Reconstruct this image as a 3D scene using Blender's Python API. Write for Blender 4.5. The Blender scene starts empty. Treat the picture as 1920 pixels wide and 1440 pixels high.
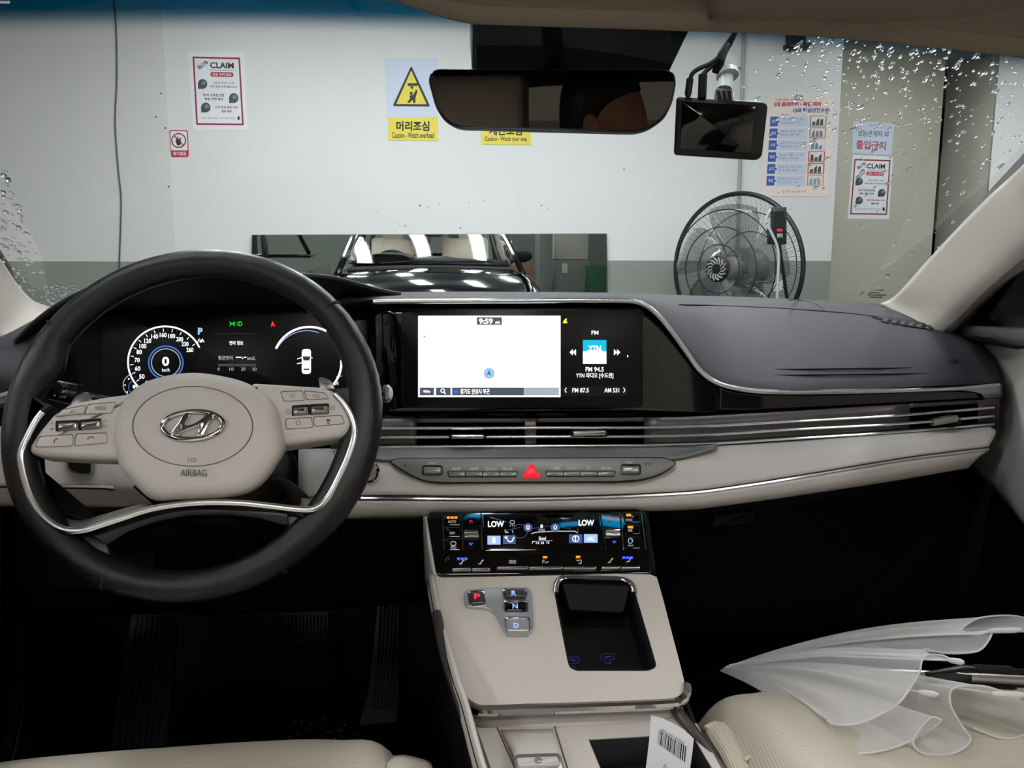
import bpy, bmesh, math, random
from mathutils import Vector, Matrix
random.seed(7)
SC = bpy.context.scene
COL = SC.collection
PI = math.pi
# ------------------------------------------------------------------ camera
FPX = 1442.0                      # focal length in pixels of the 1920x1440 frame
PITCH = math.radians(8.0)         # camera looks slightly down
YAW = math.radians(7.0)           # the car stands turned against the camera by this
cam_d = bpy.data.cameras.new('camera')
cam_d.sensor_fit = 'HORIZONTAL'; cam_d.sensor_width = 36.0
cam_d.lens = FPX / 1920.0 * 36.0
cam_d.clip_start = 0.02; cam_d.clip_end = 60
cam = bpy.data.objects.new('camera', cam_d); COL.objects.link(cam)
cam.location = (0, 0, 0)
cam.rotation_euler = (PI / 2 - PITCH, 0, 0)
SC.camera = cam
# ------------------------------------------------------------------ world, exposure
w = bpy.data.worlds.new('world'); SC.world = w; w.use_nodes = True
w.node_tree.nodes['Background'].inputs[0].default_value = (0.75, 0.85, 1, 1)
w.node_tree.nodes['Background'].inputs[1].default_value = 0.0
vs = SC.view_settings
vs.view_transform = 'Standard'; vs.look = 'None'; vs.gamma = 1.0; vs.use_curve_mapping = False
vs.exposure = 0.58
cy = SC.cycles                     # light paths: short enough for a closed cabin, no caustic sparkle
cy.max_bounces = 8; cy.diffuse_bounces = 3; cy.glossy_bounces = 4; cy.transmission_bounces = 6; cy.transparent_max_bounces = 10
cy.caustics_reflective = False; cy.caustics_refractive = False
cy.use_adaptive_sampling = True; cy.adaptive_threshold = .05; cy.adaptive_min_samples = 16
TUBE_POWER = 19.5                 # emission strength of the ceiling tubes
LAMP_POWER = 31.0                 # emission strength of the lamps in the car roof
NEIGHBOUR = (-2.2, .35)          # where the next car stands
MIRROR_TILT = 1.9                 # the long wall mirror leans forward by this (degrees)
MIRROR_YAW, MIRROR_PITCH = -.05, -.10   # how the rear view mirror is turned

# ------------------------------------------------------------------ geometry helpers
CP, SP = math.cos(PITCH), math.sin(PITCH)
R = Vector((math.cos(YAW), math.sin(YAW), 0))
FW = Vector((-math.sin(YAW), math.cos(YAW), 0))
UP = Vector((0, 0, 1))
def ray(px, py):
    cx = (px - 960.0) / FPX; cz = (720.0 - py) / FPX
    return Vector((cx, CP + cz * SP, -SP + cz * CP))
def car(px, py, v):                       # point at distance v ahead along the car's axis
    r = ray(px, py); return r * (v / r.dot(FW))
def atz(px, py, z):
    r = ray(px, py); return r * (z / r.z)
def uvw(u, v, z):                         # car coordinates: across, ahead, up
    return R * u + FW * v + UP * z
class Pl:                                 # a real plane in space, addressed where a measured direction meets it
    def __init__(s, o, n):
        s.o = Vector(o); s.n = Vector(n).normalized()
        s.eu = UP.cross(s.n).normalized()
        s.ev = s.n.cross(s.eu).normalized()
    def px(s, x, y, lift=0.0):
        r = ray(x, y); return r * ((s.o + s.n * lift).dot(s.n) / r.dot(s.n))
def lerp(a, b, t): return a + (b - a) * t
def interp(tab, x):
    if x <= tab[0][0]: return tab[0][1]
    for (a, b), (c, d) in zip(tab, tab[1:]):
        if x <= c: return lerp(b, d, (x - a) / (c - a))
    return tab[-1][1]
def cr(pts, n, closed=False, uni=False):  # smooth resampling through points (uni: equal steps between the given points)
    P = [Vector(p) for p in pts]
    if closed: P = P + [P[0]]
    if len(P) == 2: return [P[0].lerp(P[1], i / (n - 1)) for i in range(n)]
    L = [0.0]
    for a, b in zip(P, P[1:]): L.append(L[-1] + max((b - a).length, 1e-9))
    m = len(P); out = []
    cnt = n if not closed else n + 1
    for i in range(cnt):
        if uni:
            q = (m - 1) * i / (cnt - 1); k = min(int(q), m - 2); t = q - k
        else:
            s = L[-1] * i / (cnt - 1); k = 0
            while k < m - 2 and s > L[k + 1]: k += 1
            t = (s - L[k]) / (L[k + 1] - L[k])
        p1, p2 = P[k], P[k + 1]
        def tang(j):
            if closed and j in (0, m - 1): a, b = P[m - 2], P[1]; h = (L[m - 1] - L[m - 2]) + L[1]
            elif j == 0: a, b = P[0], P[1]; h = L[1]
            elif j == m - 1: a, b = P[m - 2], P[m - 1]; h = L[m - 1] - L[m - 2]
            else: a, b = P[j - 1], P[j + 1]; h = L[j + 1] - L[j - 1]
            return (b - a) / h
        h = L[k + 1] - L[k]; t2, t3 = t * t, t * t * t
        out.append(p1 * (2 * t3 - 3 * t2 + 1) + tang(k) * (h * (t3 - 2 * t2 + t)) + p2 * (-2 * t3 + 3 * t2) + tang(k + 1) * (h * (t3 - t2)))
    return out[:-1] if closed else out
def rpts(pts, r, n=4):                    # round the corners of a 2d outline
    out = []; m = len(pts)
    for i in range(m):
        a = Vector(pts[i - 1]); b = Vector(pts[i]); c = Vector(pts[(i + 1) % m])
        d1 = (a - b); d2 = (c - b)
        rr = min(r, d1.length * .45, d2.length * .45)
        s = b + d1.normalized() * rr; e = b + d2.normalized() * rr
        for k in range(n + 1):
            t = k / n
            out.append(tuple(s * (1 - t) ** 2 + b * (2 * t * (1 - t)) + e * t * t))
    return out
def box2(x0, y0, x1, y1, r=0, n=4):
    p = [(x0, y0), (x1, y0), (x1, y1), (x0, y1)]
    return rpts(p, r, n) if r else p
def ell(cx, cy, a, b, n=32, rot=0.0):
    o = []
    for i in range(n):
        t = 2 * PI * i / n; x = a * math.cos(t); y = b * math.sin(t)
        o.append((cx + x * math.cos(rot) - y * math.sin(rot), cy + x * math.sin(rot) + y * math.cos(rot)))
    return o

# ---- bmesh builders
def NB(): return bmesh.new()
def add_face(bm, pts):
    try: return bm.faces.new([bm.verts.new(p) for p in pts])
    except ValueError: return None
def add_grid(bm, G, closed_u=False, closed_v=False):
    V = [[bm.verts.new(p) for p in row] for row in G]
    nr, nc = len(V), len(V[0])
    for i in range(nr if closed_v else nr - 1):
        for j in range(nc if closed_u else nc - 1):
            a, b, c, d = V[i][j], V[i][(j + 1) % nc], V[(i + 1) % nr][(j + 1) % nc], V[(i + 1) % nr][j]
            try: bm.faces.new((a, b, c, d))
            except ValueError: pass
    return V
def loft(rows, nu, nv):
    rr = [cr(r, nu, uni=True) for r in rows]
    cols = [cr([r[j] for r in rr], nv, uni=True) for j in range(nu)]
    return [[cols[j][i] for j in range(nu)] for i in range(nv)]
def loft_bm(rows, nu, nv):
    bm = NB(); add_grid(bm, loft(rows, nu, nv)); return bm
def add_tube(bm, pts, rad, n=8, caps=True, flat=None, flatn=None):
    """tube along points; rad a number or one per point; flat=(factor) squeezes it along flatn"""
    P = [Vector(p) for p in pts]; m = len(P); rings = []
    nrm = None
    for i in range(m):
        t = (P[min(i + 1, m - 1)] - P[max(i - 1, 0)]).normalized()
        if flatn is not None:
            a = (flatn - t * flatn.dot(t)).normalized()
        elif nrm is None:
            a = t.orthogonal().normalized()
        else:
            a = (nrm - t * nrm.dot(t)).normalized()
        nrm = a; b = t.cross(a)
        r = rad[i] if isinstance(rad, (list, tuple)) else rad
        ra = r * (flat if flat else 1)
        rings.append([P[i] + a * (ra * math.cos(2 * PI * k / n)) + b * (r * math.sin(2 * PI * k / n)) for k in range(n)])
    V = add_grid(bm, rings, closed_u=True)
    if caps:
        try: bm.faces.new(list(reversed(V[0]))); bm.faces.new(V[-1])
        except ValueError: pass
    return bm
def tube_bm(pts, rad, n=8, **k): return add_tube(NB(), pts, rad, n, **k)
def add_box(bm, c, ax, ay, az, sx, sy, sz):
    c = Vector(c); V = []
    for k in (-1, 1):
        for j in (-1, 1):
            for i in (-1, 1):
                V.append(bm.verts.new(c + ax * (i * sx / 2) + ay * (j * sy / 2) + az * (k * sz / 2)))
    for f in ((0, 2, 3, 1), (4, 5, 7, 6), (0, 1, 5, 4), (2, 6, 7, 3), (0, 4, 6, 2), (1, 3, 7, 5)):
        bm.faces.new([V[i] for i in f])
    return V
def bevel_all(bm, w, seg=2):
    bmesh.ops.bevel(bm, geom=list(bm.edges), offset=w, segments=seg, profile=.6, affect='EDGES', clamp_overlap=True)
    return bm
def wbox(x0, x1, y0, y1, z0, z1, bev=0):
    bm = NB(); add_box(bm, ((x0 + x1) / 2, (y0 + y1) / 2, (z0 + z1) / 2), Vector((1, 0, 0)), Vector((0, 1, 0)), UP, x1 - x0, y1 - y0, z1 - z0)
    if bev: bevel_all(bm, bev)
    return bm
def cbox(u0, u1, v0, v1, z0, z1, bev=0, seg=2):   # box in car coordinates
    bm = NB(); add_box(bm, uvw((u0 + u1) / 2, (v0 + v1) / 2, (z0 + z1) / 2), R, FW, UP, u1 - u0, v1 - v0, z1 - z0)
    if bev: bevel_all(bm, bev, seg)
    return bm
def add_prism(bm, pl, pts, top, bot, bev=0.0, seg=2, crown=0.0):
    """solid plate on plane pl: its outline (directions pts) at height top, sides down to height bot"""
    T = [pl.px(x, y, top) for x, y in pts]
    ar = sum((T[i] - T[0]).cross(T[(i + 1) % len(T)] - T[0]).dot(pl.n) for i in range(len(T)))
    if ar < 0: T.reverse()
    n = len(T)
    d = pl.n * (top - bot)
    rings = [[t - d for t in T]]
    if bev:
        # inset outline
        def inset(w):
            out = []
            for i in range(n):
                a, b, c = T[i - 1], T[i], T[(i + 1) % n]
                e1 = (b - a); e2 = (c - b)
                n1 = pl.n.cross(e1); n2 = pl.n.cross(e2)
                if n1.length: n1.normalize()
                if n2.length: n2.normalize()
                m = n1 + n2
                if m.length < 1e-6: m = n1
                else: m = m / max(m.length_squared / 2, .5)
                out.append(b + m * w)
            return out
        for k in range(seg + 1):
            a = PI / 2 * k / seg
            rings.append([p - pl.n * (bev * (1 - math.sin(a))) for p in inset(bev * (1 - math.cos(a)))])
    else:
        rings.append(T)
    V = add_grid(bm, rings, closed_u=True)
    bm.faces.new(V[-1]); bm.faces.new(list(reversed(V[0])))
    return bm
def prism_bm(pl, pts, top, bot, bev=0.0, seg=2): return add_prism(NB(), pl, pts, top, bot, bev, seg)
def add_lathe(bm, c, ax, prof, n=24, a0=0, a1=2 * PI):
    """prof: (radius, height along ax)"""
    ax = Vector(ax).normalized(); e1 = ax.orthogonal().normalized(); e2 = ax.cross(e1)
    full = abs(a1 - a0 - 2 * PI) < 1e-6
    G = []
    for r, h in prof:
        G.append([Vector(c) + ax * h + (e1 * math.cos(a0 + (a1 - a0) * k / n) + e2 * math.sin(a0 + (a1 - a0) * k / n)) * r for k in range(n if full else n + 1)])
    add_grid(bm, G, closed_u=full); return bm
def add_uvs(bm, c, rad, nu=12, nv=8, ax=UP):
    prof = [(max(rad * math.sin(PI * i / nv), rad * .001), -rad * math.cos(PI * i / nv)) for i in range(nv + 1)]
    return add_lathe(bm, c, ax, prof, nu)

# ---- objects
WPOS = {}
def obj(name, bm, m, parent=None, smooth=35, solid=0, sub=0, label=None, offset=-1, weld=True):
    if weld: bmesh.ops.remove_doubles(bm, verts=bm.verts, dist=1e-6)
    bmesh.ops.recalc_face_normals(bm, faces=bm.faces) if not solid else None
    me = bpy.data.meshes.new(name)
    vs_ = [v.co.copy() for v in bm.verts]
    if vs_:
        c = Vector([(min(v[i] for v in vs_) + max(v[i] for v in vs_)) / 2 for i in range(3)])
    else: c = Vector()
    for v in bm.verts: v.co -= c
    bm.to_mesh(me); bm.free()
    o = bpy.data.objects.new(name, me); COL.objects.link(o)
    base = WPOS.get(parent.name, Vector()) if parent else Vector()
    o.parent = parent; o.location = c - base
    WPOS[o.name] = c
    for mm in (m if isinstance(m, (list, tuple)) else [m]): me.materials.append(mm)
    if smooth:
        for p in me.polygons: p.use_smooth = len(p.vertices) <= 4
        me.set_sharp_from_angle(angle=math.radians(smooth))
    if sub:
        s = o.modifiers.new('subdivision', 'SUBSURF'); s.levels = sub; s.render_levels = sub
    if solid:
        s = o.modifiers.new('solid', 'SOLIDIFY'); s.thickness = solid; s.offset = offset
    if label: o['label'] = label
    return o
def tag(o, label, cat=None, group=None, kind=None):
    o['label'] = label
    if cat: o['category'] = cat
    if group: o['group'] = group
    if kind: o['kind'] = kind
    return o
def thing(name, label, cat, loc=(0, 0, 0), group=None, kind=None):
    o = bpy.data.objects.new(name, None); COL.objects.link(o)
    o.location = loc; o.empty_display_size = .03
    WPOS[o.name] = Vector(loc)
    tag(o, label, cat, group, kind); return o

# ---- materials
def lin(c):
    return tuple(((x / 255.0) / 12.92 if x / 255.0 <= .04045 else ((x / 255.0 + .055) / 1.055) ** 2.4) for x in c[:3])
MATS = {}
def mat(name, col, rough=.5, metal=0.0, spec=.5, bump=None, noise=None, emit=None, coat=0.0, sheen=0.0):
    if name in MATS: return MATS[name]
    m = bpy.data.materials.new(name); m.use_nodes = True; nt = m.node_tree
    b = nt.nodes['Principled BSDF']
    c = lin(col) + (1,)
    b.inputs['Base Color'].default_value = c
    b.inputs['Roughness'].default_value = rough; b.inputs['Metallic'].default_value = metal
    b.inputs['Specular IOR Level'].default_value = spec
    b.inputs['Coat Weight'].default_value = coat; b.inputs['Coat Roughness'].default_value = .03
    b.inputs['Sheen Weight'].default_value = sheen
    tc = None
    if bump or noise: tc = nt.nodes.new('ShaderNodeTexCoord')
    if noise:
        n = nt.nodes.new('ShaderNodeTexNoise'); n.inputs['Scale'].default_value = noise[0]; n.inputs['Detail'].default_value = 5
        nt.links.new(tc.outputs['Object'], n.inputs['Vector'])
        mx = nt.nodes.new('ShaderNodeMix'); mx.data_type = 'RGBA'
        k = noise[1]
        mx.inputs['A'].default_value = tuple(x * (1 - k) for x in c[:3]) + (1,)
        mx.inputs['B'].default_value = tuple(min(1, x * (1 + k)) for x in c[:3]) + (1,)
        nt.links.new(n.outputs['Fac'], mx.inputs['Factor']); nt.links.new(mx.outputs['Result'], b.inputs['Base Color'])
    if bump:
        kind = bump[2] if len(bump) > 2 else 'noise'
        if kind == 'voronoi':
            t = nt.nodes.new('ShaderNodeTexVoronoi'); t.inputs['Scale'].default_value = bump[0]; out = t.outputs['Distance']
        else:
            t = nt.nodes.new('ShaderNodeTexNoise'); t.inputs['Scale'].default_value = bump[0]; t.inputs['Detail'].default_value = 3; out = t.outputs['Fac']
        nt.links.new(tc.outputs['Object'], t.inputs['Vector'])
        bp = nt.nodes.new('ShaderNodeBump'); bp.inputs['Strength'].default_value = bump[1]; bp.inputs['Distance'].default_value = .001
        nt.links.new(out, bp.inputs['Height']); nt.links.new(bp.outputs['Normal'], b.inputs['Normal'])
    if emit:
        b.inputs['Emission Color'].default_value = lin(emit[0]) + (1,); b.inputs['Emission Strength'].default_value = emit[1]
    MATS[name] = m; return m
def glow(name, col, s=1.0):               # lit screen pixels and indicator lamps
    if name in MATS: return MATS[name]
    return mat(name, (4, 4, 4), rough=.4, spec=.2, emit=(col, s))

# ---- flat print and lettering
_TXT = {}
def text_mesh(body, bold=0.0, shear=0.0):
    k = (body, bold, shear)
    if k not in _TXT:
        c = bpy.data.curves.new('lettering', 'FONT'); c.body = body; c.resolution_u = 3; c.offset = bold; c.shear = shear
        o = bpy.data.objects.new('lettering', c)
        me = bpy.data.meshes.new_from_object(o)
        V = [v.co.copy() for v in me.vertices]; Fc = [tuple(p.vertices) for p in me.polygons]
        bpy.data.objects.remove(o); bpy.data.curves.remove(c); bpy.data.meshes.remove(me)
        _TXT[k] = (V, Fc)
    return _TXT[k]
class Art:
    """flat print on a plane: one mesh for each ink colour"""
    def __init__(s, pl, parent, lift=.0006, name='lettering'):
        s.pl, s.parent, s.lift, s.name = pl, parent, lift, name; s.B = {}
    def bm(s, m):
        if m.name not in s.B: s.B[m.name] = (m, NB())
        return s.B[m.name][1]
    def poly(s, m, pts, k=0):
        add_face(s.bm(m), [s.pl.px(x, y, (s.lift + .0003 * k)) for x, y in pts])
    def rect(s, m, x0, y0, x1, y1, r=0, k=0): s.poly(m, box2(x0, y0, x1, y1, r), k)
    def quad(s, m, Q, u0, v0, u1, v1, k=0): s.poly(m, [bil(Q, u0, v0), bil(Q, u1, v0), bil(Q, u1, v1), bil(Q, u0, v1)], k)
    def line(s, m, pts, w, k=0, closed=False):
        P = [Vector(p) for p in pts]; n = len(P); b = s.bm(m); A = []
        for i in range(n):
            a = P[i - 1] if (i > 0 or closed) else P[i]; c = P[(i + 1) % n] if (i < n - 1 or closed) else P[i]
            d = (c - a); d = d.normalized() if d.length else Vector((1, 0)); q = Vector((-d.y, d.x)) * w / 2
            ww = (P[i] + q, P[i] - q)
            A.append([s.pl.px(e.x, e.y, (s.lift + .0003 * k)) for e in ww])
        add_grid(b, [[a[0] for a in A], [a[1] for a in A]], closed_u=closed)
    def ring(s, m, cx, cy, a, b, w, n=40, a0=0, a1=2 * PI, k=0):
        full = abs(a1 - a0 - 2 * PI) < 1e-5
        pts = [(cx + a * math.cos(a0 + (a1 - a0) * i / n), cy - b * math.sin(a0 + (a1 - a0) * i / n)) for i in range(n if full else n + 1)]
        s.line(m, pts, w, k, full)
    def text(s, m, body, x0, y0, x1, y1, bold=0.0, k=1, Q=None, shear=0.0):
        V, Fc = text_mesh(body, bold, shear)
        if not V: return
        xs = [v.x for v in V]; ys = [v.y for v in V]
        ax, bx, ay, by = min(xs), max(xs), min(ys), max(ys)
        if Q is None: Q = [(x0, y0), (x1, y0), (x1, y1), (x0, y1)]
        else: Q = [bil(Q, x0, y0), bil(Q, x1, y0), bil(Q, x1, y1), bil(Q, x0, y1)]
        W3 = [s.pl.px(p[0], p[1], (s.lift + .0003 * k)) for p in Q]
        b = s.bm(m); NV = []
        for v in V:
            u = (v.x - ax) / max(bx - ax, 1e-6); t = 1 - (v.y - ay) / max(by - ay, 1e-6)
            NV.append(b.verts.new(W3[0] * (1 - u) * (1 - t) + W3[1] * u * (1 - t) + W3[2] * u * t + W3[3] * (1 - u) * t))
        for f in Fc:
            try: b.faces.new([NV[i] for i in f])
            except ValueError: pass
    def build(s):
        for m, b in s.B.values():
            if len(b.faces):
                o = obj(s.name, b, m, s.parent, smooth=0, weld=False)
                o['kind'] = 'stuff'          # flat print, too small to pick apart
def bil(Q, u, v):
    a = Vector(Q[0]).lerp(Vector(Q[1]), u); b = Vector(Q[3]).lerp(Vector(Q[2]), u)
    p = a.lerp(b, v); return (p.x, p.y)
# ------------------------------------------------------------------ materials
M_WALL = mat('white_wall_paint', (216, 218, 216), .6, spec=.3, noise=(1.6, .03), bump=(40, .1))
M_WALLP = mat('warm_white_wall_paint', (210, 210, 205), .6, spec=.3, noise=(1.6, .03), bump=(40, .1))
M_WALLG = mat('grey_wall_paint', (138, 142, 134), .55, spec=.3, noise=(2, .05))
M_BEIGEW = mat('beige_door_paint', (184, 180, 165), .5, spec=.3, noise=(1.2, .05))
M_BEIGEW2 = mat('pale_beige_paint', (196, 192, 180), .5, spec=.3, noise=(1.2, .04))
M_FLOOR = mat('green_grey_epoxy_floor', (96, 108, 98), .25, spec=.5, noise=(3, .1))
M_CEIL = mat('garage_ceiling_paint', (190, 190, 186), .8)
M_TUBE = mat('fluorescent_diffuser', (240, 240, 240), .5, emit=((248, 252, 255), TUBE_POWER))
M_FIX = mat('light_fixture_enamel', (225, 225, 225), .4)
M_PAINTC = mat('dark_car_paint', (12, 15, 22), .12, spec=.6, coat=1.0)
M_BLK = mat('black_plastic', (14, 14, 15), .45, spec=.4, bump=(900, .1))
M_BLKS = mat('black_satin_plastic', (20, 20, 22), .32, spec=.45)
M_BLKM = mat('black_matt_plastic', (12, 12, 13), .7, spec=.25)
M_GLOSS = mat('piano_black', (6, 6, 7), .06, spec=.5, coat=.3)
M_PAD = mat('charcoal_soft_dash_skin', (46, 45, 51), .55, spec=.35, bump=(1400, .25))
M_LEATHB = mat('black_wheel_leather', (14, 13, 16), .3, spec=.5, bump=(1100, .18))
M_LEATHB2 = mat('black_wheel_leather_worn', (17, 16, 18), .34, spec=.5, bump=(1500, .3))
M_BEIGE = mat('beige_leather', (206, 199, 190), .5, spec=.35, bump=(1300, .2), noise=(6, .02))
M_BEIGED = mat('beige_moulded_plastic', (201, 195, 189), .55, spec=.35, bump=(1600, .12))
M_SEAT = mat('cream_seat_leather', (204, 197, 181), .55, spec=.3, bump=(900, .2))
M_SEATP = mat('cream_plain_leather', (206, 199, 184), .5, spec=.35, bump=(900, .2))
M_PILLAR = mat('beige_pillar_cloth', (178, 172, 163), .8, spec=.2, bump=(900, .2))
M_HEAD = mat('beige_headliner_cloth', (142, 130, 116), .9, spec=.1, bump=(700, .3))
M_CHROME = mat('polished_chrome', (222, 222, 224), .09, 1.0)
M_TRIM = mat('bright_trim_metal', (235, 235, 237), .27, 1.0)
M_SATIN = mat('satin_chrome', (180, 178, 176), .28, 1.0)
M_BEZEL = mat('grey_satin_bezel', (186, 190, 193), .36, .6)
M_INLAY = mat('satin_silver_inlay', (170, 168, 164), .38, .7)
M_BRONZE = mat('brushed_taupe_trim', (92, 86, 84), .38, .75)
M_SCREEN = mat('anti_glare_screen', (6, 6, 7), .32, spec=.22)
M_GREYP = mat('satin_grey_panel', (122, 123, 120), .42, .35)
M_GREYB = mat('satin_grey_button', (140, 141, 138), .3, .6)
M_LINE = mat('dark_joint', (8, 8, 8), .8)
M_PRINTG = mat('grey_print', (96, 92, 88), .6)
M_CARPET = mat('black_carpet', (9, 9, 9), .95, spec=.1, bump=(500, .8))
M_RUBBER = mat('black_rubber', (22, 21, 23), .6, spec=.3)
M_WHITE = mat('white_paper', (226, 228, 230), .45, spec=.4)
M_INK = mat('black_ink', (20, 20, 22), .6)
M_RED = mat('dark_red_ink', (140, 24, 38), .55)
M_RED2 = mat('red_ink', (178, 46, 54), .55)
M_YEL = mat('yellow_ink', (222, 206, 60), .5)
M_BLUE = mat('blue_ink', (52, 88, 168), .5)
M_PBLUE = mat('pale_blue_ink', (196, 206, 224), .5)
M_PPINK = mat('pale_pink_paper', (232, 218, 210), .5)
M_NAVY = mat('dark_slate_ink', (58, 72, 84), .5)
M_GRYI = mat('grey_ink', (120, 122, 126), .5)

def perforate(m, scale):                   # rows of small punched holes in the leather
    nt = m.node_tree; b = nt.nodes['Principled BSDF']; tc = nt.nodes.new('ShaderNodeTexCoord'); v = nt.nodes.new('ShaderNodeTexVoronoi')
    v.inputs['Scale'].default_value = scale; v.inputs['Randomness'].default_value = 0.0; v.voronoi_dimensions = '2D'
    nt.links.new(tc.outputs['Object'], v.inputs['Vector'])
    mr = nt.nodes.new('ShaderNodeMapRange'); mr.inputs['From Min'].default_value = .22; mr.inputs['From Max'].default_value = .34
    nt.links.new(v.outputs['Distance'], mr.inputs['Value']); mx = nt.nodes.new('ShaderNodeMix'); mx.data_type = 'RGBA'
    c = b.inputs['Base Color'].default_value[:]; mx.inputs['A'].default_value = (c[0] * .70, c[1] * .68, c[2] * .64, 1); mx.inputs['B'].default_value = c
    nt.links.new(mr.outputs['Result'], mx.inputs['Factor']); nt.links.new(mx.outputs['Result'], b.inputs['Base Color'])
perforate(M_SEAT, 430)

def glass_mat(name, refl=1.0, tint=False, tintcol=(0.0, .13, .26)):
    m = bpy.data.materials.new(name); m.use_nodes = True; nt = m.node_tree; nt.nodes.clear()
    out = nt.nodes.new('ShaderNodeOutputMaterial'); mix = nt.nodes.new('ShaderNodeMixShader')
    tr = nt.nodes.new('ShaderNodeBsdfTransparent'); gl = nt.nodes.new('ShaderNodeBsdfGlossy'); lw = nt.nodes.new('ShaderNodeLayerWeight')
    gl.inputs['Roughness'].default_value = .005; lw.inputs['Blend'].default_value = .5
    pw = nt.nodes.new('ShaderNodeMath'); pw.operation = 'POWER'; pw.inputs[1].default_value = 5.0
    fr = nt.nodes.new('ShaderNodeMath'); fr.operation = 'MULTIPLY_ADD'; fr.inputs[1].default_value = .93; fr.inputs[2].default_value = .06
    nt.links.new(lw.outputs['Facing'], pw.inputs[0]); nt.links.new(pw.outputs[0], fr.inputs[0])
    gl.inputs['Color'].default_value = (refl, refl, refl, 1)
    tr.inputs['Color'].default_value = (.95, .955, .95, 1)
    if tint:
        at_ = nt.nodes.new('ShaderNodeAttribute'); at_.attribute_name = 'tint'
        rp = nt.nodes.new('ShaderNodeMix'); rp.data_type = 'RGBA'
        rp.inputs['A'].default_value = (.95, .955, .95, 1); rp.inputs['B'].default_value = tintcol + (1,)
        nt.links.new(at_.outputs['Fac'], rp.inputs['Factor']); nt.links.new(rp.outputs['Result'], tr.inputs['Color'])
    nt.links.new(fr.outputs[0], mix.inputs[0]); nt.links.new(tr.outputs[0], mix.inputs[1]); nt.links.new(gl.outputs[0], mix.inputs[2])
    nt.links.new(mix.outputs[0], out.inputs[0]); MATS[name] = m; return m
M_WIND = glass_mat('windshield_glass', tint=True)
M_SIDEG = glass_mat('side_window_glass')
M_MIRROR = mat('mirror_silver', (222, 228, 226), .0, 1.0)
M_DARKMIRROR = mat('dimmed_mirror_silver', (96, 90, 86), .01, 1.0)

# ------------------------------------------------------------------ the garage
FLOOR_Z = -1.15; CEIL_Z = 1.5
WALL = Pl((0, 4.3, 0), -FW)             # the car stands square to the wall
def wall_slab(name, pl, p0, p1, thick, mats, zs, label):
    """vertical slab on plane pl from point p0 to p1 (top view), split in height at zs"""
    bm = NB(); n = pl.n
    a = Vector((p0.x, p0.y, 0)); b = Vector((p1.x, p1.y, 0))
    for k in range(len(zs) - 1):
        d = b - a; c = (a + b) / 2 - n * thick / 2 + UP * ((zs[k] + zs[k + 1]) / 2)
        V = add_box(bm, c, d.normalized(), -n, UP, d.length, thick, zs[k + 1] - zs[k])
        for f in bm.faces:
            if f.index == -1 or f not in getattr(wall_slab, 'seen', set()): pass
        bm.faces.ensure_lookup_table()
        for f in bm.faces[-6:]: f.material_index = min(k, len(mats) - 1)
    o = obj(name, bm, mats, smooth=0, weld=False); tag(o, label, kind='structure'); return o
zg = WALL.px(1000, 488).z
wall_slab('wall_front', WALL, WALL.px(-420, 500), WALL.px(1569, 300), .12, [M_WALLG, M_WALL], [FLOOR_Z, zg, CEIL_Z], 'white garage wall with a grey painted lower band ahead of the car')
zg2 = WALL.px(100, 490, .02).z
PL_L = Pl(WALL.o + WALL.n * .006, WALL.n)
wall_slab('wall_left', PL_L, PL_L.px(-430, 500), PL_L.px(316, 260), .005, [M_WALLG, M_WALLP], [FLOOR_Z, zg2, CEIL_Z], 'warm white wall section with a hanging cable behind the steering wheel')
a12 = math.radians(14)
BEW = Pl(ray(1640, 400) * (5.5 / ray(1640, 400).y), (math.sin(a12), -math.cos(a12), 0))
wall_slab('wall_right', BEW, BEW.px(1440, 400), BEW.px(1757, 330), .1, [M_BEIGEW], [FLOOR_Z, CEIL_Z], 'beige recessed wall with two notices pasted on it')
def corner_wall(name, pa, da, pb, db, m, label, thick=.08):
    A = ray(pa, 400); A = A * (da / A.y); B = ray(pb, 400); B = B * (db / B.y)
    d = (B - A); d.z = 0; n = Vector((d.y, -d.x, 0)).normalized()
    wall_slab(name, Pl(A, n), A, B, thick, [m], [FLOOR_Z, CEIL_Z], label)
corner_wall('wall_corner', 1757, 5.95, 1850, 5.45, M_BEIGEW2, 'pale grey corner wall past the beige wall')
corner_wall('wall_far_right', 1850, 5.4, 2300, 4.9, M_WALL, 'white wall at the far right behind the pillar')
# outer shell behind and beside the car
def shell(name, bm, m, label): tag(obj(name, bm, m, smooth=0), label, kind='structure')
shell('floor', wbox(-5, 5, -7, 7.2, FLOOR_Z - .1, FLOOR_Z), M_FLOOR, 'green grey garage floor under the car')
shell('ceiling', wbox(-5, 5, -7, 7.2, CEIL_Z, CEIL_Z + .1), M_CEIL, 'pale garage ceiling carrying the tube lights')
bmw = wbox(-5, 5, -7.1, -7, FLOOR_Z, zg); shell('wall_back_lower', bmw, M_WALLG, 'grey painted lower band of the garage rear wall')
shell('wall_back', wbox(-5, 5, -7.1, -7, zg, CEIL_Z), M_BEIGEW2, 'cream rear wall of the garage behind the car')
shell('wall_side_left', wbox(-5.1, -5, -7, 7.2, FLOOR_Z, CEIL_Z), M_WALL, 'white side wall beyond the driver door')
shell('wall_side_right', wbox(5, 5.1, -7, 7.2, FLOOR_Z, CEIL_Z), M_WALL, 'white side wall beyond the passenger door')
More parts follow.
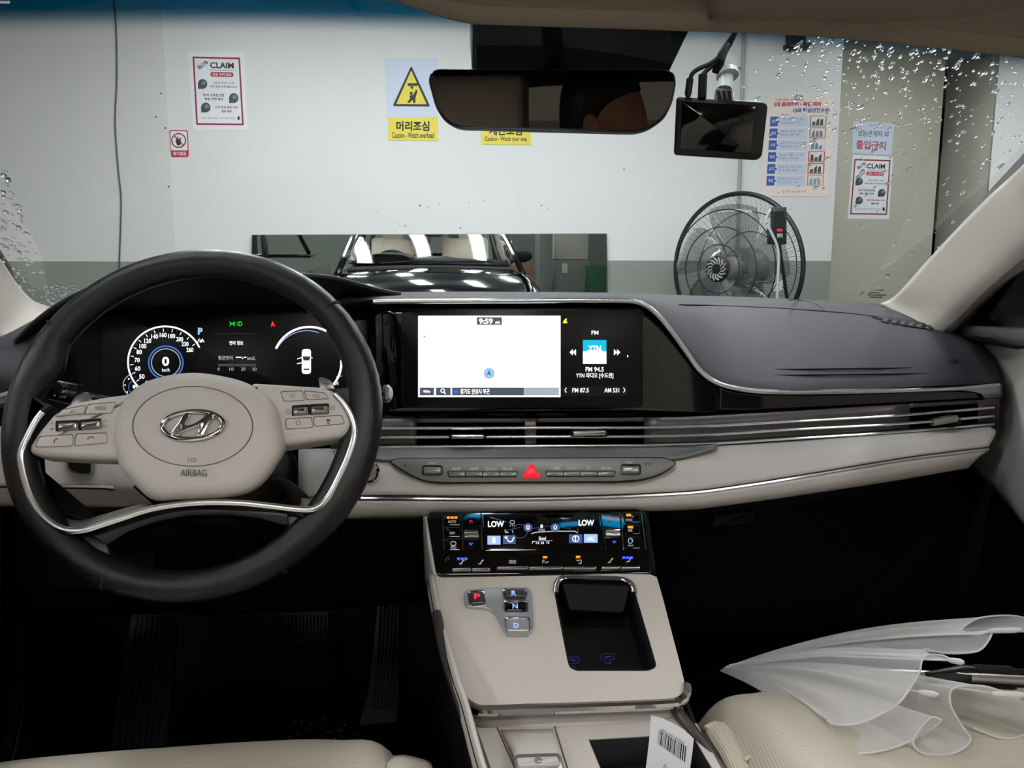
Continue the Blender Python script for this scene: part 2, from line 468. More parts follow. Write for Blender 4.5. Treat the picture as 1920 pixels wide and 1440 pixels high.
# ceiling lights: enamel tray with a lit diffuser
def ceiling_light(x, y, lx, ly, i):
    t = thing('ceiling_light', LIGHT_LABELS[i], 'ceiling light', (x, y, CEIL_Z), 'ceiling lights of the garage')
    obj('tray', wbox(x - lx / 2 - .03, x + lx / 2 + .03, y - ly / 2 - .03, y + ly / 2 + .03, CEIL_Z - .05, CEIL_Z - .001, .008), M_FIX, t)
    obj('diffuser', wbox(x - lx / 2, x + lx / 2, y - ly / 2, y + ly / 2, CEIL_Z - .075, CEIL_Z - .045), M_TUBE, t)
LIGHTS = [(-1.0, 2.7, 1.2, 'over the bonnet, driver side row'), (-.05, 2.7, 1.2, 'over the bonnet, middle row'), (.9, 2.7, 1.2, 'over the bonnet, passenger side row'),
          (-1.0, .2, 1.2, 'over the car roof, driver side row'), (-.05, .2, 1.2, 'over the car roof, middle row'), (.9, .2, 1.2, 'over the car roof, passenger side row'),
          (-2.3, .4, 1.2, 'out beside the driver door'), (2.2, .4, 1.2, 'out beside the passenger door'),
          (-2.1, -2.3, 1.2, 'behind the car on the driver side'), (-.05, -2.3, 1.2, 'behind the car in the middle'), (2.0, -2.3, 1.2, 'behind the car on the passenger side'),
          (-2.1, -4.8, 1.2, 'near the rear wall on the driver side'), (-.05, -4.8, 1.2, 'near the rear wall in the middle'), (2.0, -4.8, 1.2, 'near the rear wall on the passenger side'),
          (2.75, 4.3, 1.0, 'added in the recess to brighten the beige wall')]  # last entry is an added, unseen fixture that lifts the dark beige wall
LIGHT_SPOTS = [(x, y, .22, l) for x, y, l, t in LIGHTS]; LIGHT_LABELS = ['white tube light ' + t for x, y, l, t in LIGHTS]
for i, s in enumerate(LIGHT_SPOTS): ceiling_light(*s, i)

# ------------------------------------------------------------------ windshield
UC = .135                                  # the car's middle, across
def glass_pt(s, t, off=0.0):
    wd = lerp(.735, .60, t)
    v = 1.54 - .70 * t - .17 * s * s
    z = -.075 + .352 * t + .03 * math.sin(PI * min(max(t, 0), 1))
    p = uvw(UC + s * wd, v, z)
    return p + (FW * .45 + UP * .89) * off
NS, NT = 40, 90
bmg = NB(); G = [[glass_pt(-1.04 + 2.08 * j / NS, 1.04 * i / NT) for j in range(NS + 1)] for i in range(NT + 1)]
add_grid(bmg, G)
from mathutils.bvhtree import BVHTree
bvh = BVHTree.FromBMesh(bmg)
ws = obj('window_1', bmg, M_WIND, smooth=60)
tag(ws, 'raked car windshield with a blue shade band along its top and rain drops', kind='structure')
att = ws.data.attributes.new('tint', 'FLOAT', 'POINT')
for k, v_ in enumerate(ws.data.vertices):
    i = k // (NS + 1); t = 1.04 * i / NT; sx = -1.04 + 2.08 * (k % (NS + 1)) / NS
    x = min(max((t - (.965 - .15 * sx * sx) + .032) / .05, 0), 1)
    att.data[k].value = x * x * (3 - 2 * x)
# ------------------------------------------------------------------ car shell
VT = [(-100, 1.04), (0, 1.035), (700, 1.012), (1210, .972), (1500, .975), (1870, 1.01)]
def V(px): return interp(VT, px)
def row(pts, dv=0.0):                      # dashboard feature line: (px, py[, v])
    return [car(p[0], p[1], p[2] if len(p) > 2 else V(p[0]) + dv) for p in pts]
# outside of the car: bonnet, roof, pillars and lower body
body = thing('car_body', 'dark glossy car body with bonnet and roof seen in the wall mirror', 'car', uvw(UC, .6, FLOOR_Z))
def urow(v, z, hw, crown, n=9):
    return [uvw(UC + hw * s, v - .10 * s * s * (1 if v > 1.3 else 0), z - crown * s * s) for s in [-1 + 2 * i / (n - 1) for i in range(n)]]
obj('bonnet', loft_bm([urow(1.60, -.105, .72, .03), urow(1.85, -.10, .80, .07), urow(2.2, -.145, .82, .09), urow(2.45, -.22, .78, .10), urow(2.53, -.34, .74, .06), urow(2.55, -.5, .72, .02)], 25, 22), M_PAINTC, body, solid=.01)
for sg, nm in ((-1, 'fender'), (1, 'fender')):
    x = UC + sg * .90
    obj(nm, loft_bm([[uvw(UC + sg * .78, v, z) for v, z in ((1.3, -.16), (1.6, -.15), (1.9, -.17), (2.2, -.22), (2.4, -.30))],
                     [uvw(UC + sg * .89, v, z - .06) for v, z in ((1.3, -.16), (1.6, -.15), (1.9, -.17), (2.2, -.22), (2.35, -.30))],
                     [uvw(UC + sg * .93, v, -.55) for v in (1.3, 1.6, 1.9, 2.2, 2.35)],
                     [uvw(UC + sg * .90, v, -.85) for v in (1.3, 1.6, 1.9, 2.2, 2.35)]], 14, 12), M_PAINTC, body, solid=.01)
obj('roof_panel', loft_bm([[uvw(UC + s * .62, .80 - .07 * s * s, .315 - .02 * s * s) for s in (-1, -.5, 0, .5, 1)],
                           [uvw(UC + s * .64, .2, .37 - .03 * s * s) for s in (-1, -.5, 0, .5, 1)],
                           [uvw(UC + s * .62, -.9, .36 - .03 * s * s) for s in (-1, -.5, 0, .5, 1)],
                           [uvw(UC + s * .60, -1.3, .30 - .03 * s * s) for s in (-1, -.5, 0, .5, 1)]], 13, 16), M_PAINTC, body, solid=.012)
for sg in (-1, 1):
    P = [glass_pt(sg * 1.05, t, .012) for t in (0, .2, .4, .6, .8, 1.0)]
    P = [uvw(UC + sg * .84, 1.45, -.17)] + [p + R * (sg * .02) for p in P] + [uvw(UC + sg * .66, .3, .325), uvw(UC + sg * .66, -.6, .31), uvw(UC + sg * .64, -1.2, .24), uvw(UC + sg * .72, -1.75, -.08)]
    obj('pillar_shell', tube_bm(cr(P, 30), .028, 8), M_PAINTC, body)
    obj('lower_body', cbox(UC + sg * .90 - .02, UC + sg * .90 + .02, -2.2, 1.35, -.95, -.2, .01), M_PAINTC, body)
    for vv in (-.35,):
        obj('centre_pillar', tube_bm([uvw(UC + sg * .80, vv, -.2), uvw(UC + sg * .70, vv - .02, .31)], .045, 8), M_BLKS, body)
obj('cowl', loft_bm([urow(1.62, -.115, .74, .03), urow(1.52, -.105, .74, .02), urow(1.43, -.10, .72, .02)], 15, 5), M_BLKM, body, solid=.01)
obj('rear_deck', cbox(UC - .75, UC + .75, -2.4, -1.7, -.14, -.10, .01), M_PAINTC, body)
for k in (-1, 1):
    a = uvw(UC + k * .2 - .25, 1.585, -.07); b = uvw(UC + k * .2 + .35, 1.50, -.055)
    obj('wiper', tube_bm([a, a.lerp(b, .5) + UP * .012, b], .007, 6), M_BLKM, body)
# headliner and visor above the windshield
HB = [(-700, -30), (-300, -45), (300, -45), (700, -24), (790, 2), (830, 16), (870, 26), (900, 30), (1300, 43), (1500, 51), (1700, 68), (1920, 93), (2150, 128)]
def hv(x): return interp([(-700, .80), (960, .80), (1500, .78), (2150, .74)], x)
h0 = [car(x, y, hv(x)) for x, y in HB]
h1 = [p - FW * .012 + UP * .012 for p in h0]; h2 = [p - FW * .16 + UP * .05 for p in h0]
h3 = [uvw(UC + .62 * s, .2, .335 - .02 * s * s) for s in [-1 + 2 * i / 12 for i in range(13)]]
h4 = [uvw(UC + .60 * s, -1.3, .27 - .02 * s * s) for s in [-1 + 2 * i / 12 for i in range(13)]]
hl = obj('headliner', loft_bm([[p + FW * .02 + UP * .02 for p in h0], h0, h1, h2, h3, h4], 60, 34), M_HEAD, solid=.008, offset=1)
tag(hl, 'beige cloth headliner above the windshield', kind='structure')
sv = thing('sun_visor', 'beige sun visor folded up over the passenger side of the windshield', 'sun visor', car(1700, 20, .70))
vis = Pl(car(1700, 0, .70), FW * -.35 + UP * -.94)
obj('panel', loft_bm([[car(x, y, .775) for x, y in ((1330, 12), (1500, 16), (1800, 34), (2050, 62))],
                      [car(x, y, .73) for x, y in ((1330, -2), (1500, -2), (1800, 8), (2050, 30))],
                      [car(x, y, .62) for x, y in ((1330, -110), (1500, -120), (1800, -130), (2100, -120))]], 20, 12), M_HEAD, sv, solid=.012, offset=1)
obj('clip', tube_bm(cr([car(x, y, .74) for x, y in ((1462, 14), (1478, 7), (1500, 9), (1516, 5))], 10), .003, 8), mat('brown_clip_plastic', (70, 54, 42), .6), sv)

# windshield pillars
pr = loft_bm([[car(x, y, v) for x, y, v in ((2080, 150, .80), (1920, 312, .95), (1860, 367, 1.02), (1800, 427, 1.09), (1740, 491, 1.17), (1700, 536, 1.22), (1672, 562, 1.26), (1652, 571, 1.28))],
              [car(x, y, v) for x, y, v in ((2140, 180, .76), (1960, 335, .90), (1890, 395, .97), (1830, 452, 1.04), (1772, 514, 1.11), (1735, 556, 1.16), (1710, 580, 1.20), (1690, 592, 1.22))],
              [car(x, y, v) for x, y, v in ((2260, 270, .72), (2030, 405, .85), (1940, 460, .91), (1880, 510, .97), (1830, 555, 1.03), (1795, 590, 1.08), (1770, 612, 1.11), (1755, 625, 1.13))],
              [car(x, y, v) for x, y, v in ((2320, 330, .75), (2060, 440, .88), (1960, 480, .95), (1900, 515, 1.0), (1852, 556, 1.06), (1822, 590, 1.11), (1800, 618, 1.14), (1788, 632, 1.16))],
              [car(x, y, v) for x, y, v in ((2330, 330, .80), (2070, 440, .94), (1970, 480, 1.02), (1912, 512, 1.08), (1862, 552, 1.14), (1832, 586, 1.18), (1810, 615, 1.2), (1798, 632, 1.21))]], 26, 20)
tag(obj('trim_1', pr, M_PILLAR, solid=.006, offset=0), 'beige windshield pillar trim on the passenger side', kind='structure')
pl_ = loft_bm([[car(x, y, v) for x, y, v in ((-430, 95, .84), (-160, 330, 1.0), (-60, 408, 1.10), (0, 490, 1.19), (30, 535, 1.24), (60, 566, 1.28), (92, 578, 1.31))],
               [car(x, y, v) for x, y, v in ((-480, 105, .82), (-200, 350, .98), (-95, 430, 1.07), (-20, 510, 1.15), (12, 555, 1.19), (42, 586, 1.22), (85, 600, 1.24))],
               [car(x, y, v) for x, y, v in ((-590, 170, .78), (-280, 420, .93), (-160, 500, 1.0), (-70, 570, 1.07), (-35, 610, 1.11), (0, 638, 1.14), (60, 640, 1.16))]], 24, 12)
tag(obj('trim_2', pl_, M_PILLAR, solid=.006, offset=0), 'beige windshield pillar trim on the driver side', kind='structure')

# passenger door
dr = thing('door_1', 'beige passenger door lining with black mirror corner', None, car(1900, 900, .9), kind='structure')
drows = [[(1833, 634, 1.10), (1875, 640, 1.0), (1935, 652, .86), (2150, 690, .66), (2600, 780, .48)],
         [(1862, 672, 1.09), (1895, 672, 1.0), (1950, 682, .86), (2150, 730, .66), (2600, 830, .48)],
         [(1876, 730, 1.09), (1905, 740, 1.0), (1955, 755, .86), (2150, 830, .66), (2600, 960, .48)],
         [(1862, 800, 1.09), (1900, 820, 1.0), (1955, 850, .86), (2150, 960, .66), (2600, 1150, .48)],
         [(1828, 866, 1.09), (1878, 905, 1.0), (1945, 985, .86), (2150, 1130, .66), (2600, 1400, .48)],
         [(1832, 878, 1.12), (1882, 932, 1.03), (1945, 1000, .90), (2170, 1160, .70), (2650, 1430, .52)]]
obj('armrest_panel', loft_bm([row(r) for r in drows], 24, 26), M_BEIGED, dr, solid=.006, offset=0)
obj('belt_trim', loft_bm([row(r) for r in ([(1788, 608, 1.14), (1835, 612, 1.04), (1935, 618, .88), (2200, 640, .66)],
                                          [(1800, 628, 1.12), (1840, 632, 1.02), (1935, 648, .86), (2200, 690, .64)],
                                          [(1836, 640, 1.10), (1876, 646, 1.0), (1936, 656, .87), (2200, 700, .66)])], 18, 8), M_BLK, dr, solid=.006, offset=0)
obj('mirror_corner', loft_bm([row(r) for r in ([(1800, 600, 1.19), (1835, 560, 1.12), (1880, 525, 1.04), (1930, 490, .98)],
                                              [(1815, 612, 1.17), (1860, 590, 1.1), (1905, 575, 1.02), (1950, 570, .96)],
                                              [(1800, 628, 1.15), (1845, 630, 1.06), (1900, 634, .96), (1960, 640, .88)])], 14, 10), M_BLKM, dr, solid=.01, offset=0)
wdg = [uvw(.80, 1.0, -.06), uvw(.86, .2, -.10), uvw(.74, .2, .31), uvw(.72, .62, .29)]
bm = NB(); add_face(bm, wdg); obj('pane', bm, M_SIDEG, dr, smooth=0)
obj('window_trim', tube_bm(cr([car(x, y, v) for x, y, v in ((1800, 606, 1.19), (1850, 560, 1.12), (1905, 520, 1.05), (1990, 478, .96), (2120, 420, .86))], 14), .018, 8), M_BLKM, dr)
# exterior mirror, a black shape outside the side window
em = thing('door_mirror', 'black exterior mirror outside the passenger window', 'mirror', uvw(1.02, .98, -.06))
bm = NB(); add_uvs(bm, (0, 0, 0), 1, 20, 12)
for v_ in bm.verts:
    v_.co = uvw(1.01, 1.06, -.025) + R * (v_.co.x * .10) + FW * (v_.co.y * .05) + UP * (v_.co.z * .06)
obj('mirror_shell', bm, M_BLKM, em)
obj('mirror_arm', cbox(.86, .94, 1.05, 1.10, -.09, -.05, .008), M_BLKM, em)
# driver door and sill
dl = thing('door_2', 'dark driver door lining at the left edge', None, uvw(-.6, .8, -.8), kind='structure')
obj('door_liner', loft_bm([row(r) for r in ([(-60, 640, 1.10), (-120, 660, .95), (-260, 700, .75), (-500, 760, .6)],
                                          [(-30, 800, 1.08), (-90, 830, .93), (-240, 900, .73), (-500, 1000, .58)],
                                          [(-25, 930, 1.08), (-80, 960, .93), (-240, 1050, .73), (-500, 1200, .58)])], 14, 12), M_BEIGED, dl, solid=.01, offset=0)
obj('lower_liner', loft_bm([row(r) for r in ([(14, 935, 1.12), (-60, 960, .98), (-240, 1050, .75)],
                                           [(8, 1050, 1.12), (-50, 1100, .98), (-240, 1250, .75)],
                                           [(8, 1250, 1.12), (-50, 1300, .98), (-240, 1500, .75)],
                                           [(-5, 1400, 1.12), (-50, 1520, .98), (-240, 1800, .75)])], 10, 18), M_BLKS, dl, solid=.01, offset=0)
obj('door_seal', loft_bm([row(r) for r in ([(10, 935, 1.13), (14, 1020, 1.13), (6, 1150, 1.13), (8, 1250, 1.12), (0, 1350, 1.09), (-20, 1440, 1.05), (-60, 1560, .98)],
                                         [(26, 935, 1.10), (32, 1020, 1.10), (32, 1120, 1.10), (38, 1250, 1.08), (30, 1340, 1.06), (12, 1420, 1.02), (-30, 1540, .95)],
                                         [(30, 940, 1.12), (38, 1020, 1.12), (40, 1120, 1.12), (44, 1250, 1.11), (36, 1345, 1.08), (16, 1430, 1.05), (-20, 1550, .98)])], 24, 8), M_BLKS, dl, solid=.006, offset=0)
obj('kick_panel', loft_bm([row(r) for r in ([(33, 1100, 1.16), (38, 1150, 1.15), (44, 1250, 1.13), (36, 1345, 1.10), (14, 1440, 1.06), (-10, 1500, 1.02)],
                                          [(60, 1100, 1.17), (66, 1150, 1.17), (72, 1250, 1.16), (66, 1345, 1.13), (46, 1440, 1.09), (20, 1500, 1.05)],
                                          [(84, 1100, 1.30), (90, 1150, 1.30), (97, 1250, 1.29), (92, 1345, 1.26), (76, 1440, 1.22), (50, 1500, 1.18)])], 20, 10), M_BLKS, dl, solid=.006, offset=0)
# floor and bulkhead of the cabin
shellm = thing('cabin_floor', 'black carpeted footwell floor and bulkhead', None, uvw(UC, 1.0, -.84), kind='structure')
obj('carpet', cbox(UC - .76, UC + .80, -.3, 1.75, -.90, -.86), M_CARPET, shellm)
obj('bulkhead', loft_bm([[uvw(UC + u, 1.75, -.15) for u in (-.8, 0, .8)], [uvw(UC + u, 1.70, -.45) for u in (-.8, 0, .8)], [uvw(UC + u, 1.6, -.7) for u in (-.8, 0, .8)], [uvw(UC + u, 1.42, -.865) for u in (-.8, 0, .8)]], 8, 14), M_CARPET, shellm, solid=.02)
obj('side_liner', cbox(UC + .78, UC + .80, .1, 1.7, -.9, -.2), M_CARPET, shellm)
obj('side_liner', cbox(UC - .79, UC - .77, .1, 1.7, -.9, -.2), M_CARPET, shellm)
obj('rear_carpet', cbox(UC - .78, UC + .78, -1.7, -.3, -.90, -.86), M_CARPET, shellm)

# interior lamps in the headliner (the driver door is open, so they are on)
M_LAMP = mat('lit_lamp_lens', (230, 230, 225), .4, emit=((255, 250, 246), LAMP_POWER))
def cabin_lamp(name, label, u, v, z, sx, sy):
    t = thing(name, label, 'lamp', uvw(u, v, z), 'lamps in the car roof')
    obj('housing', cbox(u - sx / 2 - .02, u + sx / 2 + .02, v - sy / 2 - .015, v + sy / 2 + .015, z, z + .02, .006), M_BEIGED, t)
    obj('lens', cbox(u - sx / 2, u + sx / 2, v - sy / 2, v + sy / 2, z - .0012, z + .004), M_LAMP, t)
cabin_lamp('map_lamp', 'lit map lamp in the headliner between the front seats', UC - .02, .36, .30, .16, .07)
cabin_lamp('room_lamp', 'lit room lamp in the headliner above the driver seat', UC - .44, .02, .275, .12, .08)
cabin_lamp('room_lamp', 'lit room lamp in the headliner above the passenger seat', UC + .44, .02, .275, .12, .08)
# ------------------------------------------------------------------ dashboard
dash = thing('dashboard', 'charcoal and beige dashboard with chrome trim running under the windshield', 'dashboard', car(1000, 960, 1.0))
# soft charcoal top pad, back edge to chrome line
backp = [(640, 545, 1.12), (690, 553, 1.18), (740, 551, 1.28), (820, 550, 1.33), (950, 550, 1.36), (1100, 551, 1.37), (1200, 553, 1.37), (1300, 557, 1.36), (1380, 559, 1.35), (1450, 562, 1.34), (1540, 566, 1.33), (1640, 572, 1.30), (1700, 586, 1.25), (1760, 604, 1.18), (1800, 622, 1.14), (1838, 640, 1.11), (1860, 668, 1.10)]
frontp = [(640, 566), (700, 562), (740, 561), (820, 560), (950, 560), (1100, 560), (1180, 560), (1207, 567), (1232, 587), (1258, 618), (1286, 657), (1310, 690), (1337, 711), (1375, 723), (1430, 730), (1560, 730), (1876, 716)]
def pad_pt(b, f, s):
    x = lerp(b[0], f[0], s ** .9); y = lerp(b[1], f[1], s); vf = V(f[0]) - .004
    return car(x, y, lerp(b[2], vf, s ** .62))
fr2 = cr([Vector((x, y, 0)) for x, y in frontp], 64); bk2 = cr([Vector(p) for p in backp], 64)
G = [[pad_pt(tuple(bk2[j]), tuple(fr2[j]), i / 26) for j in range(64)] for i in range(27)]
G = [[p + FW * .05 - UP * .05 for p in G[0]]] + G + [[p + FW * .02 - UP * .004 for p in G[-1]]]
bm = NB(); add_grid(bm, G); obj('top_pad', bm, M_PAD, dash, smooth=50, solid=.006, offset=0)
# stitched crease lines on the passenger pad
for yo, nm in ((694, 'crease'), (705, 'crease')):
    pts = []
    for x in range(1365, 1861, 30):
        s = (yo - (interp([(1365, 559), (1640, 572), (1860, 660)], x))) / (interp([(1365, 722), (1430, 730), (1860, 718)], x) - interp([(1365, 559), (1640, 572), (1860, 660)], x))
        pts.append(car(x, yo - (x - 1365) * .012, lerp(interp([(1365, 1.35), (1640, 1.30), (1860, 1.10)], x), V(x) - .004, max(s, .01) ** .62) - .001))
    obj(nm, tube_bm(pts, .0011, 6), M_BLKM, dash)
bmp = NB(); add_grid(bmp, G); bmp.normal_update(); pad_bvh = BVHTree.FromBMesh(bmp); bmp.free()
def on_pad(x, y, lift=.0):
    h, n, _, _ = pad_bvh.ray_cast(Vector((0, 0, 0)), ray(x, y).normalized())
    if h is None: return car(x, y, 1.2)
    if n.dot(h) > 0: n = -n
    return h + n * (.003 + lift)
# seam between the pad and the windshield ledge
obj('pad_seam', tube_bm(cr([on_pad(x, y) for x, y in ((1272, 575), (1340, 576), (1420, 579.5), (1500, 584), (1580, 590), (1640, 597), (1690, 605))], 30), .0012, 6), M_BLKM, dash)
obj('pad_seam', tube_bm(cr([on_pad(x, y) for x, y in ((1480, 562.5), (1500, 566), (1530, 574), (1545, 586))], 10), .0010, 6), M_BLKM, dash)
# side demister grille by the pillar: a dark slot with pointed fins
dmo = [(1634, 599), (1668, 600), (1700, 604), (1735, 611), (1770, 619), (1740, 621), (1700, 616), (1662, 606)]
bm = NB(); add_face(bm, [on_pad(x, y, .0006) for x, y in dmo]); bmesh.ops.triangulate(bm, faces=bm.faces[:])
obj('demister_slot', bm, M_LINE, dash, solid=.001)
for k in range(6):
    x = 1652 + k * 16; y = 604.5 + k * 2.6
    bm = NB(); add_face(bm, [on_pad(x, y + 2, .002), on_pad(x + 13, y + 6.5, .002), on_pad(x + 12, y - 2, .004)]); obj('demister_fin', bm, M_PAD, dash, solid=.0015)
PA = Pl(on_pad(1790, 677), (on_pad(1800, 677) - on_pad(1780, 677)).cross(on_pad(1790, 668) - on_pad(1790, 686)))
if PA.n.dot(PA.o) > 0: PA = Pl(PA.o, -PA.n)
A = Art(PA, dash, .0012); A.text(M_BLKM, 'AIRBAG', 1774, 673, 1802, 681, .01); A.build()
# cluster hood
lip = [(28, 640), (62, 606), (100, 577), (150, 549), (210, 528), (280, 517), (350, 513), (433, 513), (520, 514), (580, 516), (630, 522), (672, 533), (712, 544), (752, 551.5)]
lipv = [1.06, 1.03, 1.0, .975, .965, .96, .96, .96, .965, .97, .98, 1.0, 1.03, 1.07]
L0 = [car(x, y + 9, v + .25) for (x, y), v in zip(lip, lipv)]; L0[0] = car(34, 655, 1.2); L0[-1] = car(752, 553, 1.25)
L1 = [car(x, y - 1, v + .02) for (x, y), v in zip(lip, lipv)]
L2 = [car(x, y, v) for (x, y), v in zip(lip, lipv)]
L3 = [car(x, y + 6, v + .004) for (x, y), v in zip(lip, lipv)]
top_in = [(60, 640), (80, 625), (110, 608), (160, 590), (215, 580), (280, 576), (350, 574), (433, 573), (520, 573), (580, 573), (632, 573), (672, 572), (708, 568), (748, 562)]
L4 = [car(x, y, 1.065 if x < 700 else 1.03) for x, y in top_in]
obj('cluster_hood', loft_bm([L0, L1, L2], 52, 14), M_PAD, dash, solid=.004, offset=0)
obj('hood_underside', loft_bm([[p - FW * .0005 - UP * .001 for p in L2], L3, L4], 52, 14), M_BLKM, dash, solid=.003, offset=0)
# left corner of the pad with the driver side end
obj('driver_pad', loft_bm([row([(-80, 640, 1.15), (0, 634, 1.15), (60, 606, 1.2), (95, 590, 1.25)]), row([(-80, 668, 1.07), (0, 660, 1.06), (50, 640, 1.06), (80, 620, 1.05)]),
                           row([(-80, 742, 1.04), (0, 735, 1.03), (50, 722, 1.02), (90, 705, 1.02)]), row([(-80, 742, 1.07), (0, 736, 1.07), (60, 724, 1.07), (100, 706, 1.07)])], 14, 14), M_PAD, dash, solid=.006, offset=0)
obj('driver_chrome_line', tube_bm(cr(row([(-80, 760, 1.025), (0, 742, 1.02), (40, 728, 1.015), (80, 712, 1.015)]), 14), .0035, 8), M_TRIM, dash)
# black surround behind the cluster, down to the vents
CL = Pl(car(430, 660, 1.06), -FW * math.cos(.19) + UP * math.sin(.19))
obj('cluster_surround', prism_bm(CL, rpts([(112, 612), (215, 578), (700, 566), (700, 800), (70, 800), (70, 650)], 10), -.002, -.02, .001), M_BLKM, dash)
# chrome line under the pad
ch = [(700, 566), (740, 565), (950, 564), (1180, 564), (1208, 571), (1234, 591), (1260, 622), (1288, 661), (1312, 694), (1339, 715), (1377, 727), (1430, 734), (1560, 734.5), (1780, 729), (1873, 722)]
chp = row([(x, y) for x, y in ch], -.006)
obj('chrome_trim', tube_bm(cr(chp, 110), .0033, 10, flat=.8, flatn=-FW), M_TRIM, dash)
# silver end cap at the passenger end of the trim
obj('trim_end_cap', loft_bm([row([(1780, 729), (1830, 727), (1877, 721)], -.006), row([(1838, 738), (1850, 738), (1878, 735)], -.007), row([(1844, 748), (1858, 747), (1875, 745)], -.005)], 10, 8), M_SATIN, dash, solid=.004, offset=0)
# piano black fascia round the centre screen
SCR = Pl(car(990, 670, .995), Vector((0, -math.cos(.15), math.sin(.15))))
def flo(pts_t, pts_b, nu, nv, dv): return loft_bm([row(pts_t, dv), row([(lerp(a[0], b[0], .5), lerp(a[1], b[1], .5)) for a, b in zip(pts_t, pts_b)], dv), row(pts_b, dv)], nu, nv)
ft = [(698, 568), (950, 567), (1180, 567), (1206, 573), (1231, 593), (1257, 624), (1285, 663), (1309, 696), (1337, 717), (1376, 729), (1430, 736), (1560, 737), (1780, 731), (1846, 734)]
fb = [(698, 786), (950, 785), (1160, 784), (1190, 783.5), (1215, 783), (1240, 782), (1270, 780), (1300, 779), (1335, 777), (1376, 774), (1430, 771), (1560, 764), (1780, 752), (1846, 748)]
obj('gloss_fascia', flo(ft, fb, 70, 10, .006), M_GLOSS, dash, solid=.008, offset=0)
obj('passenger_gloss_strip', flo([(1348, 724), (1380, 733), (1430, 738), (1560, 739), (1780, 733), (1842, 737)], [(1346, 770), (1380, 771), (1430, 769), (1560, 762), (1780, 750), (1843, 746)], 40, 8, .0005), mat('smoked_gloss_panel', (18, 14, 13), .12, coat=.5), dash, solid=.005, offset=0)
# taupe vent band
vtop = [(620, 786), (705, 785), (1000, 784), (1280, 782), (1500, 770), (1700, 757.5), (1833, 750), (1872, 748)]
vbot = [(620, 846), (705, 845), (1000, 843), (1280, 841), (1500, 827), (1700, 812), (1833, 802), (1864, 800)]
VI = lambda tab, x: interp(tab, x)
def vband(name, x0, x1, f0, f1, m, dv=-.006, th=.006):
    xs = [x0 + (x1 - x0) * i / 8 for i in range(9)]
    bm = loft_bm([row([(x, lerp(VI(vtop, x), VI(vbot, x), f)) for x in xs], dv) for f in (f0, (f0 + f1) / 2, f1)], 16, 4)
    obj(name, bm, m, dash, solid=th, offset=0)
vents = [(781, 984), (1005, 1207), (1703, 1833)]
segs = [(620, 781), (984, 1005), (1207, 1703), (1833, 1872)]
for s in segs: vband('vent_band', s[0], s[1], 0, 1, M_BRONZE)
for s in vents:
    vband('vent_band', s[0], s[1], 0, .12, M_BRONZE); vband('vent_band', s[0], s[1], .86, 1, M_BRONZE)
    vband('vent_back', s[0], s[1], 0, 1, M_BLKM, .05)
    for xx in s: obj('vent_cheek', loft_bm([row([(xx, VI(vtop, xx) + 4)], dv) + row([(xx, VI(vbot, xx) - 6)], dv) for dv in (-.006, .05)], 4, 4), M_BLKM, dash, solid=.002, offset=0)
    n = int((s[1] - s[0]) / 22)
    for k in range(1, n):
        xx = lerp(s[0], s[1], k / n)
        bm = NB(); add_grid(bm, [[car(xx, VI(vtop, xx) + 5, V(xx) + .004), car(xx, VI(vbot, xx) - 6, V(xx) + .004)], [car(xx, VI(vtop, xx) + 5, V(xx) + .04), car(xx, VI(vbot, xx) - 6, V(xx) + .04)]])
        obj('vent_fin', bm, M_BLKM, dash, solid=.0015)
c1 = [(640, 804), (715, 803), (1000, 802), (1290, 800), (1500, 789), (1703, 777), (1862, 764)]
c2 = [(640, 821), (715, 820), (1000, 818.5), (1290, 816.5), (1500, 804), (1703, 793), (1862, 780)]
c3 = [(640, 839), (715, 838), (1000, 836), (1290, 833), (1500, 821), (1703, 808), (1862, 795)]
for c in (c1, c2, c3):
    xs = [640, 700, 800, 900, 1000, 1100, 1200, 1290, 1400, 1500, 1600, 1703, 1790, 1862]
    tab = {x: cr([Vector((p[0], p[1], 0)) for p in c], 60) for x in (0,)}[0]
    P = [(p.x, p.y) for p in tab]
    obj('chrome_slat', tube_bm(row(P, -.012), .0021, 8, flat=1.5, flatn=FW), M_TRIM, dash)
for x0, y0, x1, y1 in ((846, 815, 908, 823), (1076, 808, 1137, 818), (1752, 784, 1798, 797)):
    xm = (x0 + x1) / 2; pt = Pl(car(xm, (y0 + y1) / 2, V(xm) - .022), -FW + UP * .15)
    tilt = -6 if x0 > 1700 else (-1.5 if x0 > 1000 else 0)
    o = obj('vent_tab', prism_bm(pt, rpts([(x0, y0 - tilt * .3), (x1, y0 + tilt), (x1, y1 + tilt), (x0, y1 - tilt * .3)], 3), .004, -.01, .002), M_SATIN, dash)
    obj('vent_tab_stem', prism_bm(pt, box2(x0 - 4, y0 + 2, x1 + 4, y1 - 1), -.004, -.02), M_BLKM, dash)
